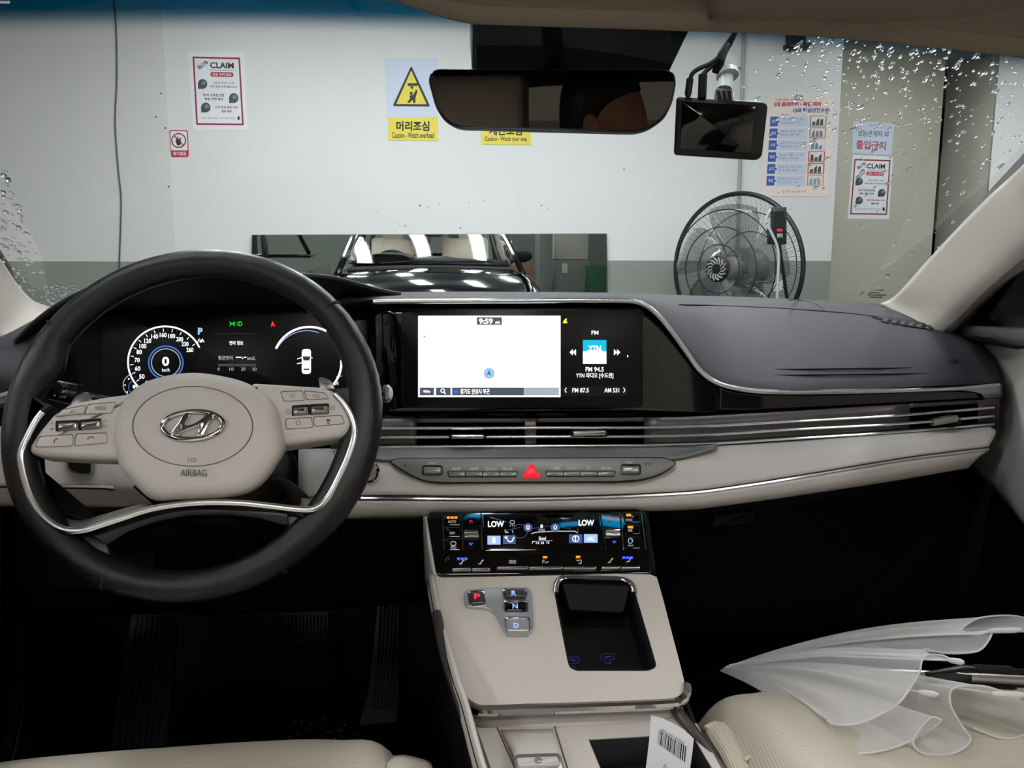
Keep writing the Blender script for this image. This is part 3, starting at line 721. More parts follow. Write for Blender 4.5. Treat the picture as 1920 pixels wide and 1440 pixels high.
# grey strip and switch panel
SW = Pl(car(1000, 880, V(1000) - .043), -FW * math.cos(.42) + UP * math.sin(.42) - R * .11)
obj('switch_ledge', loft_bm([row([(690, 844), (705, 843.5), (1000, 841), (1280, 839), (1345, 836)], -.016), row([(690, 852), (712, 852), (1000, 850), (1270, 849), (1345, 838)], -.024),
                             row([(690, 856), (725, 864), (1000, 862), (1262, 861), (1340, 841)], -.034)], 36, 6), M_GREYP, dash, solid=.004, offset=0)
swo = rpts([(731, 866), (744, 860), (1247, 858.5), (1271, 868), (1240, 888), (1204, 898.5), (1156, 902), (823, 904), (791, 900), (759, 884)], 14, 4)
sp = obj('switch_panel', prism_bm(SW, swo, .004, -.012, .0008), M_GREYP, dash)
obj('panel_joint', prism_bm(SW, rpts([(729, 866), (743, 858.5), (1248, 857), (1273, 868), (1241, 889.5), (1204, 900), (1156, 903.5), (823, 905.5), (790, 901.5), (757, 885)], 14, 4), .003, -.012), M_LINE, dash)
def knob(x0, y0, x1, y1):
    obj('knob_recess', prism_bm(SW, box2(x0 - 2, y0 - 3, x1 + 2, y1 + 2, 5), .0046, 0), M_LINE, sp)
    k = obj('roller_knob', prism_bm(SW, box2(x0, y0, x1, y1, 4), .012, 0, .003, 4), M_GREYB, sp)
knob(793, 875, 828, 889); knob(1166, 873, 1200, 888)
for k in range(4):
    for X in (841, 1025):
        x0 = X + k * 32.2
        obj('push_button', prism_bm(SW, box2(x0, 884 - (.5 if X > 1000 else 0), x0 + 31.2, 893 - (.5 if X > 1000 else 0), 1.5), .007, 0, .0012), M_GREYB, sp)
obj('button_recess', prism_bm(SW, rpts([(838, 883), (971, 883), (969, 895), (841, 895)], 3), .0045, 0), M_LINE, sp)
obj('button_recess', prism_bm(SW, rpts([(1022, 882.5), (1155, 882.5), (1152, 894), (1025, 894)], 3), .0045, 0), M_LINE, sp)
hz = obj('hazard_button', prism_bm(SW, rpts([(996.5, 867), (1014.5, 895.5), (979, 895.5)], 4), .008, 0, .0015), mat('red_hazard_button', (150, 8, 20), .3, emit=((255, 20, 40), .75)), sp)
A = Art(SW, hz, .0085); A.line(glow('hazard_mark_glow', (255, 80, 110), 1.3), [(997, 879), (1002, 888), (992, 888)], 1.2, closed=True); A.build()
A = Art(SW, sp, .0047)
LG = mat('pale_button_lettering', (205, 205, 205), .5)
for b, x0, x1 in (('MAP', 849, 864), ('NAV', 881, 897), ('RADIO', 911, 931), ('MEDIA', 943, 961), ('< SEEK', 1031, 1051), ('TRACK >', 1061, 1085), ('SETUP', 1127, 1146)):
    A.text(LG, b, x0, 876.3 if x0 < 1000 else 875.3, x1, 881.3 if x0 < 1000 else 880.3, .01)
A.text(LG, 'TUNE', 1173, 865, 1186, 869, .01); A.text(LG, 'POWER', 803, 867, 818, 870.5, .0)
st = [(1104 + (4.2 if i % 2 == 0 else 1.8) * math.sin(PI * i / 5), 877.5 - (4.2 if i % 2 == 0 else 1.8) * math.cos(PI * i / 5)) for i in range(10)]
A.line(LG, st, .8, closed=True)
A.poly(M_INK, ell(760, 873, 1.8, 1.8, 10)); A.text(M_INK, '▸◂', 1210, 868, 1221, 872)
A.build()
# beige lower dash, passenger side and middle
bt = [(560, 845), (705, 843), (1000, 842), (1290, 840), (1400, 834), (1500, 827.5), (1700, 812), (1800, 805), (1858, 799)]
b1 = [(560, 885), (700, 880), (1000, 880), (1290, 872), (1400, 860), (1500, 852), (1700, 830), (1800, 820), (1866, 812)]
b2 = [(560, 932), (677, 928), (1000, 930), (1280, 921), (1400, 906), (1500, 890), (1700, 857), (1800, 844), (1852, 838)]
b3 = [(560, 944), (677, 939), (1000, 940), (1280, 929), (1400, 914), (1500, 898), (1700, 865), (1800, 852), (1848, 846)]
b4 = [(560, 958), (677, 955), (1000, 950), (1280, 943), (1400, 930), (1500, 915), (1700, 883), (1780, 868), (1830, 858)]
b5 = [(560, 970), (670, 967), (1000, 959), (1280, 952.5), (1400, 939), (1500, 925), (1700, 894), (1780, 880), (1815, 874)]
def brow(b, dv): return row([(x, y, V(x) + dv) for x, y in b])
obj('beige_upper_roll', loft_bm([brow(bt, -.004), brow([(x, y + 5) for x, y in bt], -.016), brow(b1, -.034), brow(b2, -.048)], 50, 18), M_BEIGED, dash, solid=.005, offset=0)
obj('beige_lower_lip', loft_bm([brow(b3, -.048), brow(b4, -.047), brow(b5, -.036), brow([(x, y - 2) for x, y in b5], .06)], 50, 14), M_BEIGED, dash, solid=.005, offset=0)
obj('chrome_groove', loft_bm([brow(b2, -.044), brow([(x, (y + y2) / 2) for (x, y), (x2, y2) in zip(b2, b3)], -.041), brow(b3, -.044)], 50, 4), M_BRONZE, dash, solid=.004, offset=0)
cl = [(x, (y + y2) / 2 + .5) for (x, y), (x2, y2) in zip(b2, b3)]
obj('lower_chrome_line', tube_bm(cr(brow([c for c in cl if c[0] >= 640], -.0475), 60), .0026, 8), M_TRIM, dash)
# driver side beige roll seen through the wheel
d0 = [(-80, 800), (60, 800), (300, 800)]; d1 = [(-80, 862), (60, 858), (300, 855)]; d2 = [(-80, 905), (60, 906), (300, 908)]; d3 = [(-80, 922), (60, 922), (300, 920)]; d4 = [(-80, 942), (60, 945), (300, 946)]
obj('driver_beige_roll', loft_bm([brow(d0, -.01), brow(d1, -.03), brow(d2, -.045), brow(d3, -.045), brow(d4, -.035), brow([(x, y - 2) for x, y in d4], .06)], 20, 22), M_BEIGED, dash, solid=.005, offset=0)
obj('driver_chrome_line', tube_bm(cr(brow([(-80, 909), (60, 911), (120, 912), (206, 913.5), (215, 915)], -.049), 20), .0034, 8), M_TRIM, dash)
kp = Pl(car(146, 875, V(146) - .036), -FW + UP * .2)
obj('vent_notch_rim', prism_bm(kp, rpts([(119, 850), (170, 850), (173, 889), (146, 889), (128, 884)], 6), .012, -.01, .001), M_SATIN, dash)
obj('vent_notch', prism_bm(kp, rpts([(122, 850), (167.5, 850), (170, 887), (147, 887), (131, 881)], 6), .013, -.01), M_BLKM, dash)
# dark knee bolster
obj('knee_bolster', loft_bm([row([(25, 946, 1.03), (200, 948, 1.03), (450, 960, 1.02), (700, 968, 1.0), (800, 965, .99)]), row([(22, 1010, 1.04), (200, 1010, 1.04), (450, 1010, 1.04), (700, 1010, 1.03), (800, 1010, 1.02)]),
                             row([(30, 1090, 1.07), (200, 1090, 1.07), (450, 1090, 1.08), (700, 1090, 1.08), (800, 1090, 1.08)]), row([(38, 1143, 1.09), (200, 1142, 1.10), (450, 1142, 1.11), (700, 1130, 1.12), (800, 1120, 1.12)]),
                             row([(38, 1143, 1.3), (200, 1142, 1.3), (450, 1142, 1.3), (700, 1130, 1.3), (800, 1120, 1.3)])], 26, 26), M_BLK, dash, solid=.006, offset=0)
KB = Pl(car(150, 1060, 1.05), -FW + UP * .12)
obj('coin_box_lid', prism_bm(KB, rpts([(62, 1000), (290, 1000), (290, 1108), (82, 1106)], 16), .006, -.01, .002), M_BLKM, dash)
obj('lid_pull', prism_bm(KB, rpts([(128, 1075), (220, 1080), (220, 1108), (134, 1104)], 4), .008, -.005, .001), M_BLKM, dash)
obj('lid_lip', prism_bm(KB, rpts([(138, 1097), (215, 1097), (215, 1104), (140, 1103)], 2), .011, 0, .001), M_BLKS, dash)
obj('boot_switch', prism_bm(Pl(car(126, 958, 1.0), -FW), rpts([(121, 951), (135, 951), (133, 963), (122, 963)], 3), .006, -.02, .001), M_SATIN, dash)
# glovebox
GB = Pl(car(1500, 1000, 1.06), -FW + UP * .10 + R * .0)
obj('glovebox_lid', loft_bm([row([(1215, 962, 1.03), (1400, 940, 1.03), (1700, 894, 1.05), (1860, 870, 1.10)]), row([(1225, 1040, 1.08), (1400, 1030, 1.08), (1700, 990, 1.09), (1900, 960, 1.12)]),
                            row([(1240, 1130, 1.12), (1400, 1130, 1.12), (1700, 1100, 1.12), (1960, 1060, 1.13)]), row([(1250, 1190, 1.16), (1400, 1190, 1.16), (1700, 1160, 1.16), (2000, 1120, 1.16)])], 20, 16), M_BLKM, dash, solid=.008, offset=0)
gh = Pl(car(1380, 972, 1.025), -FW + UP * .15)
obj('glovebox_handle', prism_bm(gh, rpts([(1341, 966), (1421, 957), (1411, 981), (1334, 990)], 3), .006, -.01, .002), M_BLKM, dash)
obj('handle_edge', tube_bm([gh.px(1342, 967, .007), gh.px(1420, 958, .007)], .0012, 6), mat('dull_handle_edge', (70, 72, 80), .35, .8), dash)
# start button and its chrome ring beside the column
SB = Pl(car(694, 884, V(694) - .045), -FW + UP * .1)
bm = NB(); add_lathe(bm, SB.px(690, 885, .0), SB.n, [(.0135, 0), (.0150, .003), (.0135, .005), (.0115, .004), (.0112, -.004)], 28)
ssb = thing('start_button', 'round engine start button in a chrome ring behind the wheel rim', 'button', SB.px(690, 885))
obj('chrome_ring', bm, M_CHROME, ssb)
obj('button_face', prism_bm(SB, ell(690, 885, 17, 17, 24), .002, -.006, .001), M_SATIN, ssb)
# ------------------------------------------------------------------ steering wheel
tw = math.radians(25.3)
WC = Vector((-.332, .803, -.146))
WN = (-FW * math.cos(tw) + UP * math.sin(tw)).normalized()
WV = (UP * math.cos(tw) + FW * math.sin(tw)).normalized()
WP = Pl(WC, WN)
wheel = thing('steering_wheel', 'black leather steering wheel with beige airbag hub and chrome trim', 'steering wheel', WC)
MAJ, MIN = .1778, .0148
def wang(px, py):
    d = WP.px(px, py) - WC; return math.atan2(d.dot(WV), d.dot(R))
def rim_arc(name, a0, a1, m, prof, n=40):
    if a1 < a0: a1 += 2 * PI
    G = []
    for i in range(n + 1):
        a = lerp(a0, a1, i / n); rd = R * math.cos(a) + WV * math.sin(a)
        k = prof(i / n); c = WC + rd * (MAJ - max(k - 1, 0) * MIN * .95)
        G.append([c + rd * (MIN * k * math.cos(b)) + WN * (MIN * 1.03 * min(k, 1.12) * math.sin(b)) for b in [2 * PI * j / 20 for j in range(20)]])
    bm = NB(); Vv = add_grid(bm, G, closed_u=True); bm.faces.new(Vv[0]); bm.faces.new(Vv[-1])
    return obj(name, bm, m, wheel, smooth=50)
sR, sL, lL, lR = wang(618, 584), wang(90, 606), wang(206, 1083), wang(517, 1040)
e = .004
def pl_end(t): return 1 - .12 * max(0, 1 - t / .015) - .12 * max(0, 1 - (1 - t) / .015)
grip = lambda t: pl_end(t) * (1 + .42 * math.exp(-((t - .13) / .085) ** 2) + .08 * math.sin(PI * t))
rim_arc('rim_top', sR + e, sL - e, M_LEATHB, pl_end, 48)
rim_arc('rim_grip', sL + e, lL - e, M_LEATHB2, grip, 48)
rim_arc('rim_bottom', lL + e, lR - e, M_LEATHB, pl_end, 36)
rim_arc('rim_grip', lR + e, sR - e + 2 * PI, M_LEATHB2, lambda t: grip(1 - t), 48)
for a in (sR, sL, lL, lR):
    rd = R * math.cos(a) + WV * math.sin(a); c = WC + rd * MAJ
    ring = [c + rd * (MIN * .97 * math.cos(b)) + WN * (MIN * .97 * math.sin(b)) for b in [2 * PI * j / 20 for j in range(20)]]
    bm = NB(); add_tube(bm, ring + [ring[0]], .0022, 6, caps=False); obj('rim_seam', bm, M_LINE, wheel)
# black inner shoulders between rim and chrome, both sides
def rimp(a_deg): # point on the rim's middle, as a direction
    a = math.radians(a_deg); p = WC + (R * math.cos(a) + WV * math.sin(a)) * (MAJ - .002)
    d = p.dot(Vector((0, CP, -SP))); return (960 + FPX * p.x / d, 720 - FPX * p.dot(Vector((0, SP, CP))) / d)
chl = [(118, 748), (95, 760), (80, 772), (66, 790), (53, 815), (42, 838), (38, 855), (42, 882), (50, 912), (60, 937), (75, 960), (93, 978), (113, 990), (135, 995), (160, 993), (190, 984), (233, 970), (280, 955), (330, 946), (390, 941.5), (455, 943), (520, 950), (565, 955), (588, 954), (604, 945), (618, 928), (632, 902), (648, 868), (659, 838), (665, 812), (663, 792), (655, 772), (642, 752), (628, 738), (612, 729)]
left_sh = [p for p in chl[1:16]] + [rimp(a) for a in range(224, 164, -6)]
right_sh = [p for p in chl[21:35]] + [rimp(a) for a in range(10, -46, -6)]
obj('shoulder', prism_bm(WP, left_sh, .0105, -.014, .004, 3), M_LEATHB2, wheel)
obj('shoulder', prism_bm(WP, right_sh, .0105, -.014, .004, 3), M_LEATHB2, wheel)
# lower spoke under the chrome arch
low = chl[13:24]
arch = low + [(566, 985), (530, 985), (480, 972), (420, 966), (350, 968), (290, 980), (240, 998), (205, 1020), (178, 1030)]
obj('lower_spoke', prism_bm(WP, arch, .003, -.02, .004), M_BLKS, wheel)
obj('thumb_rest', prism_bm(WP, rpts([(110, 985), (165, 994), (200, 1010), (215, 1062), (190, 1072), (130, 1030)], 18), .004, -.016, .006, 3), M_LEATHB, wheel)
obj('thumb_rest', prism_bm(WP, rpts([(530, 958), (585, 956), (612, 968), (560, 1020), (522, 1042), (508, 1030), (538, 1000)], 14), .004, -.016, .006, 3), M_LEATHB, wheel)
# chrome band
full = cr([Vector((x, y, 0)) for x, y in chl[2:-1]], 110)
obj('chrome_band', tube_bm([WP.px(p.x, p.y, .0168) for p in full], .0032, 10, flat=.7, flatn=WN), M_TRIM, wheel)
def inner(pts, w0, w1):
    out = []
    for i, p in enumerate(pts):
        a = Vector(pts[max(i - 1, 0)]); b = Vector(pts[min(i + 1, len(pts) - 1)]); d = (b - a).normalized(); q = Vector((d.y, -d.x)) * lerp(w0, w1, i / (len(pts) - 1))
        out.append((p[0] + q.x, p[1] + q.y))
    return out
li = chl[5:18]
obj('satin_inlay', loft_bm([[WP.px(x, y, .008) for x, y in li], [WP.px(x, y, .000) for x, y in inner(li, 18, 8)], [WP.px(x, y, -.016) for x, y in inner(li, 32, 12)]], 36, 8), M_INLAY, wheel, solid=.003, offset=0)
ri = chl[22:32]
obj('satin_inlay', loft_bm([[WP.px(x, y, .008) for x, y in ri], [WP.px(x, y, .000) for x, y in inner(ri, 10, 12)], [WP.px(x, y, -.016) for x, y in inner(ri, 18, 24)]], 30, 8), M_INLAY, wheel, solid=.003, offset=0)
# spokes with switches
spl = rpts([(262, 734), (200, 742), (130, 755), (98, 776), (72, 806), (52, 836), (53, 848), (75, 855), (150, 859), (250, 862)], 8)
spr = rpts([(470, 716), (505, 718), (600, 724), (625, 731), (642, 748), (658, 775), (662, 792), (655, 808), (640, 819), (580, 828), (536, 834), (470, 840)], 8)
spokeL = obj('spoke', prism_bm(WP, spl, .016, -.012, .007, 4), M_BEIGED, wheel)
spokeR = obj('spoke', prism_bm(WP, spr, .016, -.012, .007, 4), M_BEIGED, wheel)
def wbtn(sp, pts, r=4):
    obj('button_gap', prism_bm(WP, rpts([(x, y) for x, y in grow(pts, 1.2)], r), .0163, .010), M_PRINTG, sp)
    return obj('switch_button', prism_bm(WP, rpts(pts, r), .0178, .010, .0008), M_BEIGED, sp)
def grow(pts, w):
    cx = sum(p[0] for p in pts) / len(pts); cy = sum(p[1] for p in pts) / len(pts)
    return [(p[0] + w * (1 if p[0] > cx else -1), p[1] + w * (1 if p[1] > cy else -1)) for p in pts]
wbtn(spokeL, [(103, 781), (118, 768), (160, 760), (157, 775)]); wbtn(spokeL, [(165, 759), (217, 754), (208, 774), (159, 776)])
wbtn(spokeL, [(74, 819), (137, 815), (135, 836), (66, 838)], 6); wbtn(spokeL, [(143, 814), (199, 812), (200, 830), (140, 835)])
wbtn(spokeR, [(526, 735), (566, 733), (571, 750), (533, 752)]); wbtn(spokeR, [(571, 733), (607, 737), (617, 747), (575, 749)])
wbtn(spokeR, [(536, 786), (583, 783), (586, 801), (537, 804)]); wbtn(spokeR, [(588, 782), (640, 779), (646, 794), (590, 799)], 5)
for sp, a, b in ((spokeL, (106, 792), (145, 790)), (spokeL, (149, 790), (188, 787)), (spokeR, (549, 763), (578, 761)), (spokeR, (582, 761), (615, 759))):
    obj('roller_gap', prism_bm(WP, rpts([(a[0] - 2, a[1] - 3), (b[0] + 2, b[1] - 3), (b[0] + 2, b[1] + 17), (a[0] - 2, a[1] + 17)], 3), .0165, .01), M_LINE, sp)
    obj('chrome_roller', prism_bm(WP, rpts([a, b, (b[0], b[1] + 14), (a[0], a[1] + 14)], 4), .022, .008, .004, 3), M_SATIN, sp)
A = Art(WP, spokeL, .0182)
A.text(M_PRINTG, 'MODE', 178, 762, 198, 769); A.text(M_PRINTG, '+', 95, 791, 100, 796); A.text(M_PRINTG, '−', 95, 803, 100, 806)
A.line(M_PRINTG, [(132, 775), (134, 770), (136, 768)], 1.2); A.line(M_PRINTG, [(138, 769), (137, 774)], 1.2)
A.line(M_PRINTG, [(101, 831), (102, 826), (105, 823), (109, 823)], 2.4); A.line(M_PRINTG, [(164, 824), (167, 820), (173, 819), (177, 822)], 2.4)
A.line(M_PRINTG, [(194, 790), (198, 787), (201, 790)], 1); A.line(M_PRINTG, [(194, 797), (198, 800), (201, 797)], 1); A.build()
A = Art(WP, spokeR, .0182)
A.ring(M_PRINTG, 559, 793, 4, 4, 1.2, 16); A.rect(M_PRINTG, 612, 786, 619, 791); A.rect(M_PRINTG, 613, 793, 618, 795)
A.line(M_PRINTG, [(545, 745), (547, 738), (552, 738), (551, 745)], 1.2, closed=True); A.ring(M_PRINTG, 595, 742, 4, 3, 1.0, 12); A.line(M_PRINTG, [(586, 738), (590, 746)], 1.0)
A.ring(M_PRINTG, 540, 771, 3.5, 4, 1, 14); A.ring(M_PRINTG, 623, 765, 4, 3, 1, 14); A.build()
# airbag hub: domed beige cover
hub = [(366, 699), (410, 704), (460, 717), (500, 740), (522, 766), (530, 800), (537, 838), (520, 872), (496, 905), (468, 924), (420, 934), (340, 938), (288, 938), (255, 912), (228, 880), (215, 845), (212, 812), (218, 775), (236, 745), (270, 718), (320, 703)]
hub = [(p.x, p.y) for p in cr([Vector((x, y, 0)) for x, y in hub], 64, closed=True)]
hc = (368, 806)
def hring(k, lift): return [WP.px(hc[0] + (x - hc[0]) * k, hc[1] + (y - hc[1]) * k, lift) for x, y in hub]
rings = [(1.0, -.03), (1.0, .0), (.995, .012), (.975, .021), (.94, .0265), (.88, .0305), (.78, .0325), (.72, .033)]
bm = NB(); Gh = [hring(k, l) for k, l in rings]
ov = ell(361.5, 799.5, 114, 76, 64)
# start both outlines at the same direction
def ang(p): return math.atan2(p[1] - hc[1], p[0] - hc[0])
a0 = ang(hub[0]); j0 = min(range(64), key=lambda j: abs(math.remainder(ang(ov[j]) - a0, 2 * PI))); ov = [ov[(j0 + j) % 64] for j in range(64)]
Gh[-1] = [WP.px(x, y, .0335) for x, y in ov]
Gh += [[WP.px(361.5 + (x - 361.5) * .985, 799.5 + (y - 799.5) * .985, .0318) for x, y in ov], [WP.px(361.5 + (x - 361.5) * .97, 799.5 + (y - 799.5) * .97, .0340) for x, y in ov]]
for k in (.8, .5, .2, .02): Gh.append([WP.px(361.5 + (x - 361.5) * k, 799.5 + (y - 799.5) * k, .0340 + .0035 * (1 - k * k)) for x, y in ov])
add_grid(bm, Gh, closed_u=True)
airbag = obj('airbag_cover', bm, M_BEIGED, wheel, smooth=60)
obj('cover_groove', tube_bm([WP.px(361.5 + (x - 361.5) * .985, 799.5 + (y - 799.5) * .985, .0325) for x, y in ov] + [WP.px(361.5 + (ov[0][0] - 361.5) * .985, 799.5 + (ov[0][1] - 799.5) * .985, .0325)], .0007, 6, caps=False), M_PRINTG, airbag)
# emblem: oval ring with slanted H
EL = .0375
bm = NB(); er = [WP.px(x, y, EL + .002) for x, y in ell(361, 797, 57, 26, 56, -.05)]; add_tube(bm, er + [er[0]], .0024, 10, caps=False, flat=.8, flatn=WN)
emb = obj('emblem_ring', bm, M_CHROME, airbag)
def eh(pts, nm='emblem_letter'): obj(nm, prism_bm(WP, [(p.x, p.y) for p in cr([Vector((x, y, 0)) for x, y in pts], 40, closed=True)], EL + .004, EL - .004, .0012, 3), M_CHROME, emb)
eh([(319, 816), (322, 808), (334, 792), (343, 777), (352, 772.5), (357, 777), (353, 786), (347, 797), (356, 796), (368, 791), (380, 783), (390, 774), (397, 773), (402, 778), (396, 790), (388, 805), (381, 816), (374, 820), (367, 816), (371, 808), (376, 797), (366, 801), (352, 806), (341, 811), (332, 817), (324, 819)])
A = Art(WP, airbag, .0342)
A.text(M_PRINTG, 'AIRBAG', 338, 880, 388, 893, .005)
A.build()
A = Art(WP, airbag, .0362); A.line(M_PRINTG, [(353, 857), (353, 866)], 1.2); A.line(M_PRINTG, [(357, 860), (369, 860), (365, 865), (357, 865)], 1.1, closed=True); A.build()
# back of the hub and column
obj('hub_back', prism_bm(WP, ell(372, 815, 120, 95, 32), -.012, -.05, .01), M_BLK, wheel)
sc_ = thing('steering_column', 'dark steering column shroud behind the wheel hub', 'steering column', WC - WN * .1)
bm = NB(); P0 = WC - WN * .045 - WV * .02; P1 = WC - WN * .24 - WV * .03
add_tube(bm, [P0, P0.lerp(P1, .3), P0.lerp(P1, .7), P1], [.055, .066, .07, .072], 20); obj('shroud', bm, M_BLK, sc_)
P2 = WC - WN * .05 - WV * .06
obj('lower_shroud', loft_bm([[P2 + R * s * .075 + WN * .0 for s in (-1, -.5, 0, .5, 1)], [P2 + R * s * .085 - WV * (.045 * (1 - s * s)) - WN * .03 for s in (-1, -.5, 0, .5, 1)], [P2 + R * s * .09 - WV * (.05 * (1 - s * s)) - WN * .16 for s in (-1, -.5, 0, .5, 1)], [P2 + R * s * .09 - WV * (.05 * (1 - s * s)) - WN * .24 for s in (-1, -.5, 0, .5, 1)]], 14, 12), M_BLK, sc_, solid=.005, offset=0)
# light stalk (driver door side) and wiper stalk
stk = thing('light_stalk', 'black headlamp stalk with white icons left of the wheel hub', 'stalk', WP.px(170, 745, -.04))
a = WP.px(205, 752, -.05); b = WP.px(96, 730, -.035)
bm = tube_bm([a, a.lerp(b, .45), a.lerp(b, .55), b], [.007, .008, .0125, .0115], 14); obj('stalk_body', bm, M_BLKS, stk)
bm = tube_bm([b, b + (b - a).normalized() * .008], [.0115, .0095], 14); obj('stalk_end', bm, M_BLK, stk)
SK = Pl(WP.px(115, 735, -.02), WN)
A = Art(SK, stk, .0005); wi = mat('white_icon', (190, 190, 190), .5)
A.ring(wi, 95, 721, 4, 4, 1.5, 10)
for k in range(8): A.line(wi, [(95 + 5.5 * math.cos(k * PI / 4), 721 + 5.5 * math.sin(k * PI / 4)), (95 + 8 * math.cos(k * PI / 4), 721 + 8 * math.sin(k * PI / 4))], 1.2)
A.line(wi, [(115, 718), (119, 726), (126, 718), (126, 726)], 1.6); A.line(wi, [(116, 731), (122, 735), (116, 736), (126, 731), (125, 737)], 1.3)
A.rect(wi, 101, 740, 104, 743); A.text(wi, 'AUTO', 111, 742, 124, 746); A.build()
stw = thing('wiper_stalk', 'dark wiper stalk peeking out between hub and wheel rim', 'stalk', WP.px(620, 820, -.05))
obj('stalk_body', tube_bm([WP.px(590, 815, -.06), WP.px(640, 800, -.05), WP.px(668, 792, -.045)], [.009, .009, .008], 12), M_BLKS, stw)
obj('stalk_end', tube_bm(cr([WP.px(x, y, -.03) for x, y in ((636, 820), (642, 830), (638, 843), (626, 851))], 12), .003, 8), M_SATIN, stw)
# round chrome knob end right of the rim
kn = thing('multifunction_knob', 'chrome end of the right hand stalk beside the wheel rim', 'stalk', WP.px(728, 738, -.05))
obj('knob_body', tube_bm([WP.px(690, 742, -.055), WP.px(722, 738, -.05)], [.008, .010], 14), M_BLKS, kn)
obj('knob_cap', tube_bm([WP.px(722, 738, -.05), WP.px(728, 738, -.049), WP.px(733, 738, -.048)], [.0105, .0105, .007], 16), M_SATIN, kn)
# shift paddles
pd = thing('shift_paddle', 'grey minus shift paddle behind the driver side spoke', 'paddle', WP.px(150, 745, -.015))
obj('paddle_blade', prism_bm(WP, rpts([(130, 760), (138, 745), (158, 734), (168, 736), (172, 750), (170, 765)], 5), -.008, -.012, .001), M_GREYB, pd)
pd = thing('shift_paddle', 'grey plus shift paddle behind the passenger side spoke', 'paddle', WP.px(612, 718, -.015))
pb = obj('paddle_blade', prism_bm(WP, rpts([(597, 709), (602, 706), (617, 711), (624, 718), (628, 730), (600, 732)], 4), -.008, -.012, .001), M_GREYB, pd)
A = Art(WP, pb, -.0075); A.lift = -.0076; A.line(M_PRINTG, [(606, 719), (619, 720)], 1.4); A.line(M_PRINTG, [(612, 714), (612, 725)], 1.4); A.build()
# ------------------------------------------------------------------ instrument cluster
clu = thing('instrument_cluster', 'digital instrument cluster with round speed dial behind the steering wheel', 'display', CL.px(430, 660))
G_W = glow('white_pixels', (235, 240, 255), 1.0); G_WB = glow('bright_white_pixels', (255, 255, 255), 1.25); G_BL = glow('blue_pixels', (60, 110, 190), .7)
G_GR = glow('green_pixels', (20, 190, 40), .9); G_RD = glow('red_pixels', (255, 40, 36), 1.0); G_DG = glow('dim_grey_pixels', (70, 72, 80), .6); G_GY = glow('grey_pixels', (170, 172, 180), .8)
G_CY = glow('cyan_pixels', (10, 165, 195), 1.0); G_YE = glow('yellow_pixels', (235, 215, 40), 1.0); G_OR = glow('orange_lamp', (255, 130, 20), 1.3); G_B2 = glow('blue_lamp', (60, 90, 255), 1.2)
G_PB = glow('pale_blue_pixels', (150, 180, 235), .9); G_MB = glow('mid_blue_pixels', (64, 84, 132), .8); G_RL = glow('red_lamp', (255, 40, 60), .9)
G_MAP = glow('map_white', (255, 255, 255), 1.2); G_DK = glow('slate_pixels', (70, 76, 86), .9); G_LB = glow('light_grey_pixels', (150, 158, 168), .9); G_VL = glow('faint_map_icon', (222, 232, 242), 1.05)
scr1 = obj('display_glass', prism_bm(CL, box2(190, 576, 690, 790, 6), .004, -.004, .001), M_SCREEN, clu)
A = Art(CL, scr1, .0046, 'graphics')
A.ring(G_W, 310, 679, 70, 67, 3.2, 60, math.radians(24), math.radians(229))
A.ring(G_BL, 311, 680, 32, 31, 3.0, 48); A.ring(G_GY, 311, 680, 27, 26, 1.6, 48)
A.text(G_WB, '0', 304, 669, 317, 686, .03); A.text(G_W, 'km/h', 304, 690, 318, 697)
for b, x, y in (('40', 276, 718), ('50', 266, 706), ('60', 258, 691), ('70', 257, 675), ('80', 261, 660), ('100', 268, 649), ('120', 277, 639), ('140', 290, 631), ('160', 306, 628), ('180', 322, 630), ('200', 337, 636), ('230', 347, 645), ('260', 356, 656)):
    w2 = 5 if len(b) == 2 else 6.5
    A.text(G_W, b, x - w2, y - 4.2, x + w2, y + 4.2, .02)
for k in range(25):
    a = math.radians(215 - k * 7.6); l = 6 if k % 2 == 0 else 3.5
    A.line(G_W if k % 2 == 0 else G_DG, [(310 + 66 * math.cos(a), 679 - 63 * math.sin(a)), (310 + (66 - l) * math.cos(a), 679 - (63 - l) * math.sin(a))], 1.3)
A.text(G_PB, 'P', 371, 614.5, 380, 627.5, .05)
A.line(G_W, [(370, 642), (374, 635)], 1.3); A.line(G_W, [(383, 642), (379, 635)], 1.3); A.poly(G_W, [(374, 642), (375, 637), (380, 637), (379.5, 642)])
A.line(G_GR, [(430, 603), (435, 607), (430, 611)], 1.4); A.line(G_GR, [(440, 603), (436, 607), (440, 611)], 1.4); A.rect(G_GR, 431.5, 605, 434, 609.5); A.rect(G_GR, 437, 605, 440, 609.5)
A.ring(G_GR, 448.5, 607, 5, 4, 1.4, 20, -PI / 2, PI / 2); A.line(G_GR, [(448, 603), (448, 611)], 1.4); A.line(G_GR, [(443, 605), (447, 605)], 1.2); A.line(G_GR, [(443, 609), (447, 609)], 1.2)
A.poly(G_RD, [(511, 602), (514, 607), (516, 613), (512, 610), (508, 613), (509, 607)])
A.line(G_DG, [(402, 626), (478, 626)], .8)
A.text(G_W, '연비 정보', 430, 639, 456, 647, .015); A.text(G_GY, '평균연비', 409, 667, 436, 675, .01); A.text(G_W, '--.-', 442, 669, 462, 673, .03); A.text(G_GY, 'km/L', 464, 668, 479, 675, .01)
A.rect(G_DG, 409, 682, 480, 687)
for b, x in (('0', 410), ('10', 434), ('20', 456), ('30', 477)): A.text(G_GY, b, x - (2 if len(b) == 1 else 4), 689, x + (2 if len(b) == 1 else 4), 695)
A.ring(G_W, 580, 680, 68, 67, 4.0, 40, math.radians(62), math.radians(157)); A.ring(G_PB, 576, 684, 64, 64, 1.2, 30, math.radians(70), math.radians(150))
A.ring(G_W, 576, 680, 64, 64, 4.0, 30, math.radians(-50), math.radians(4))
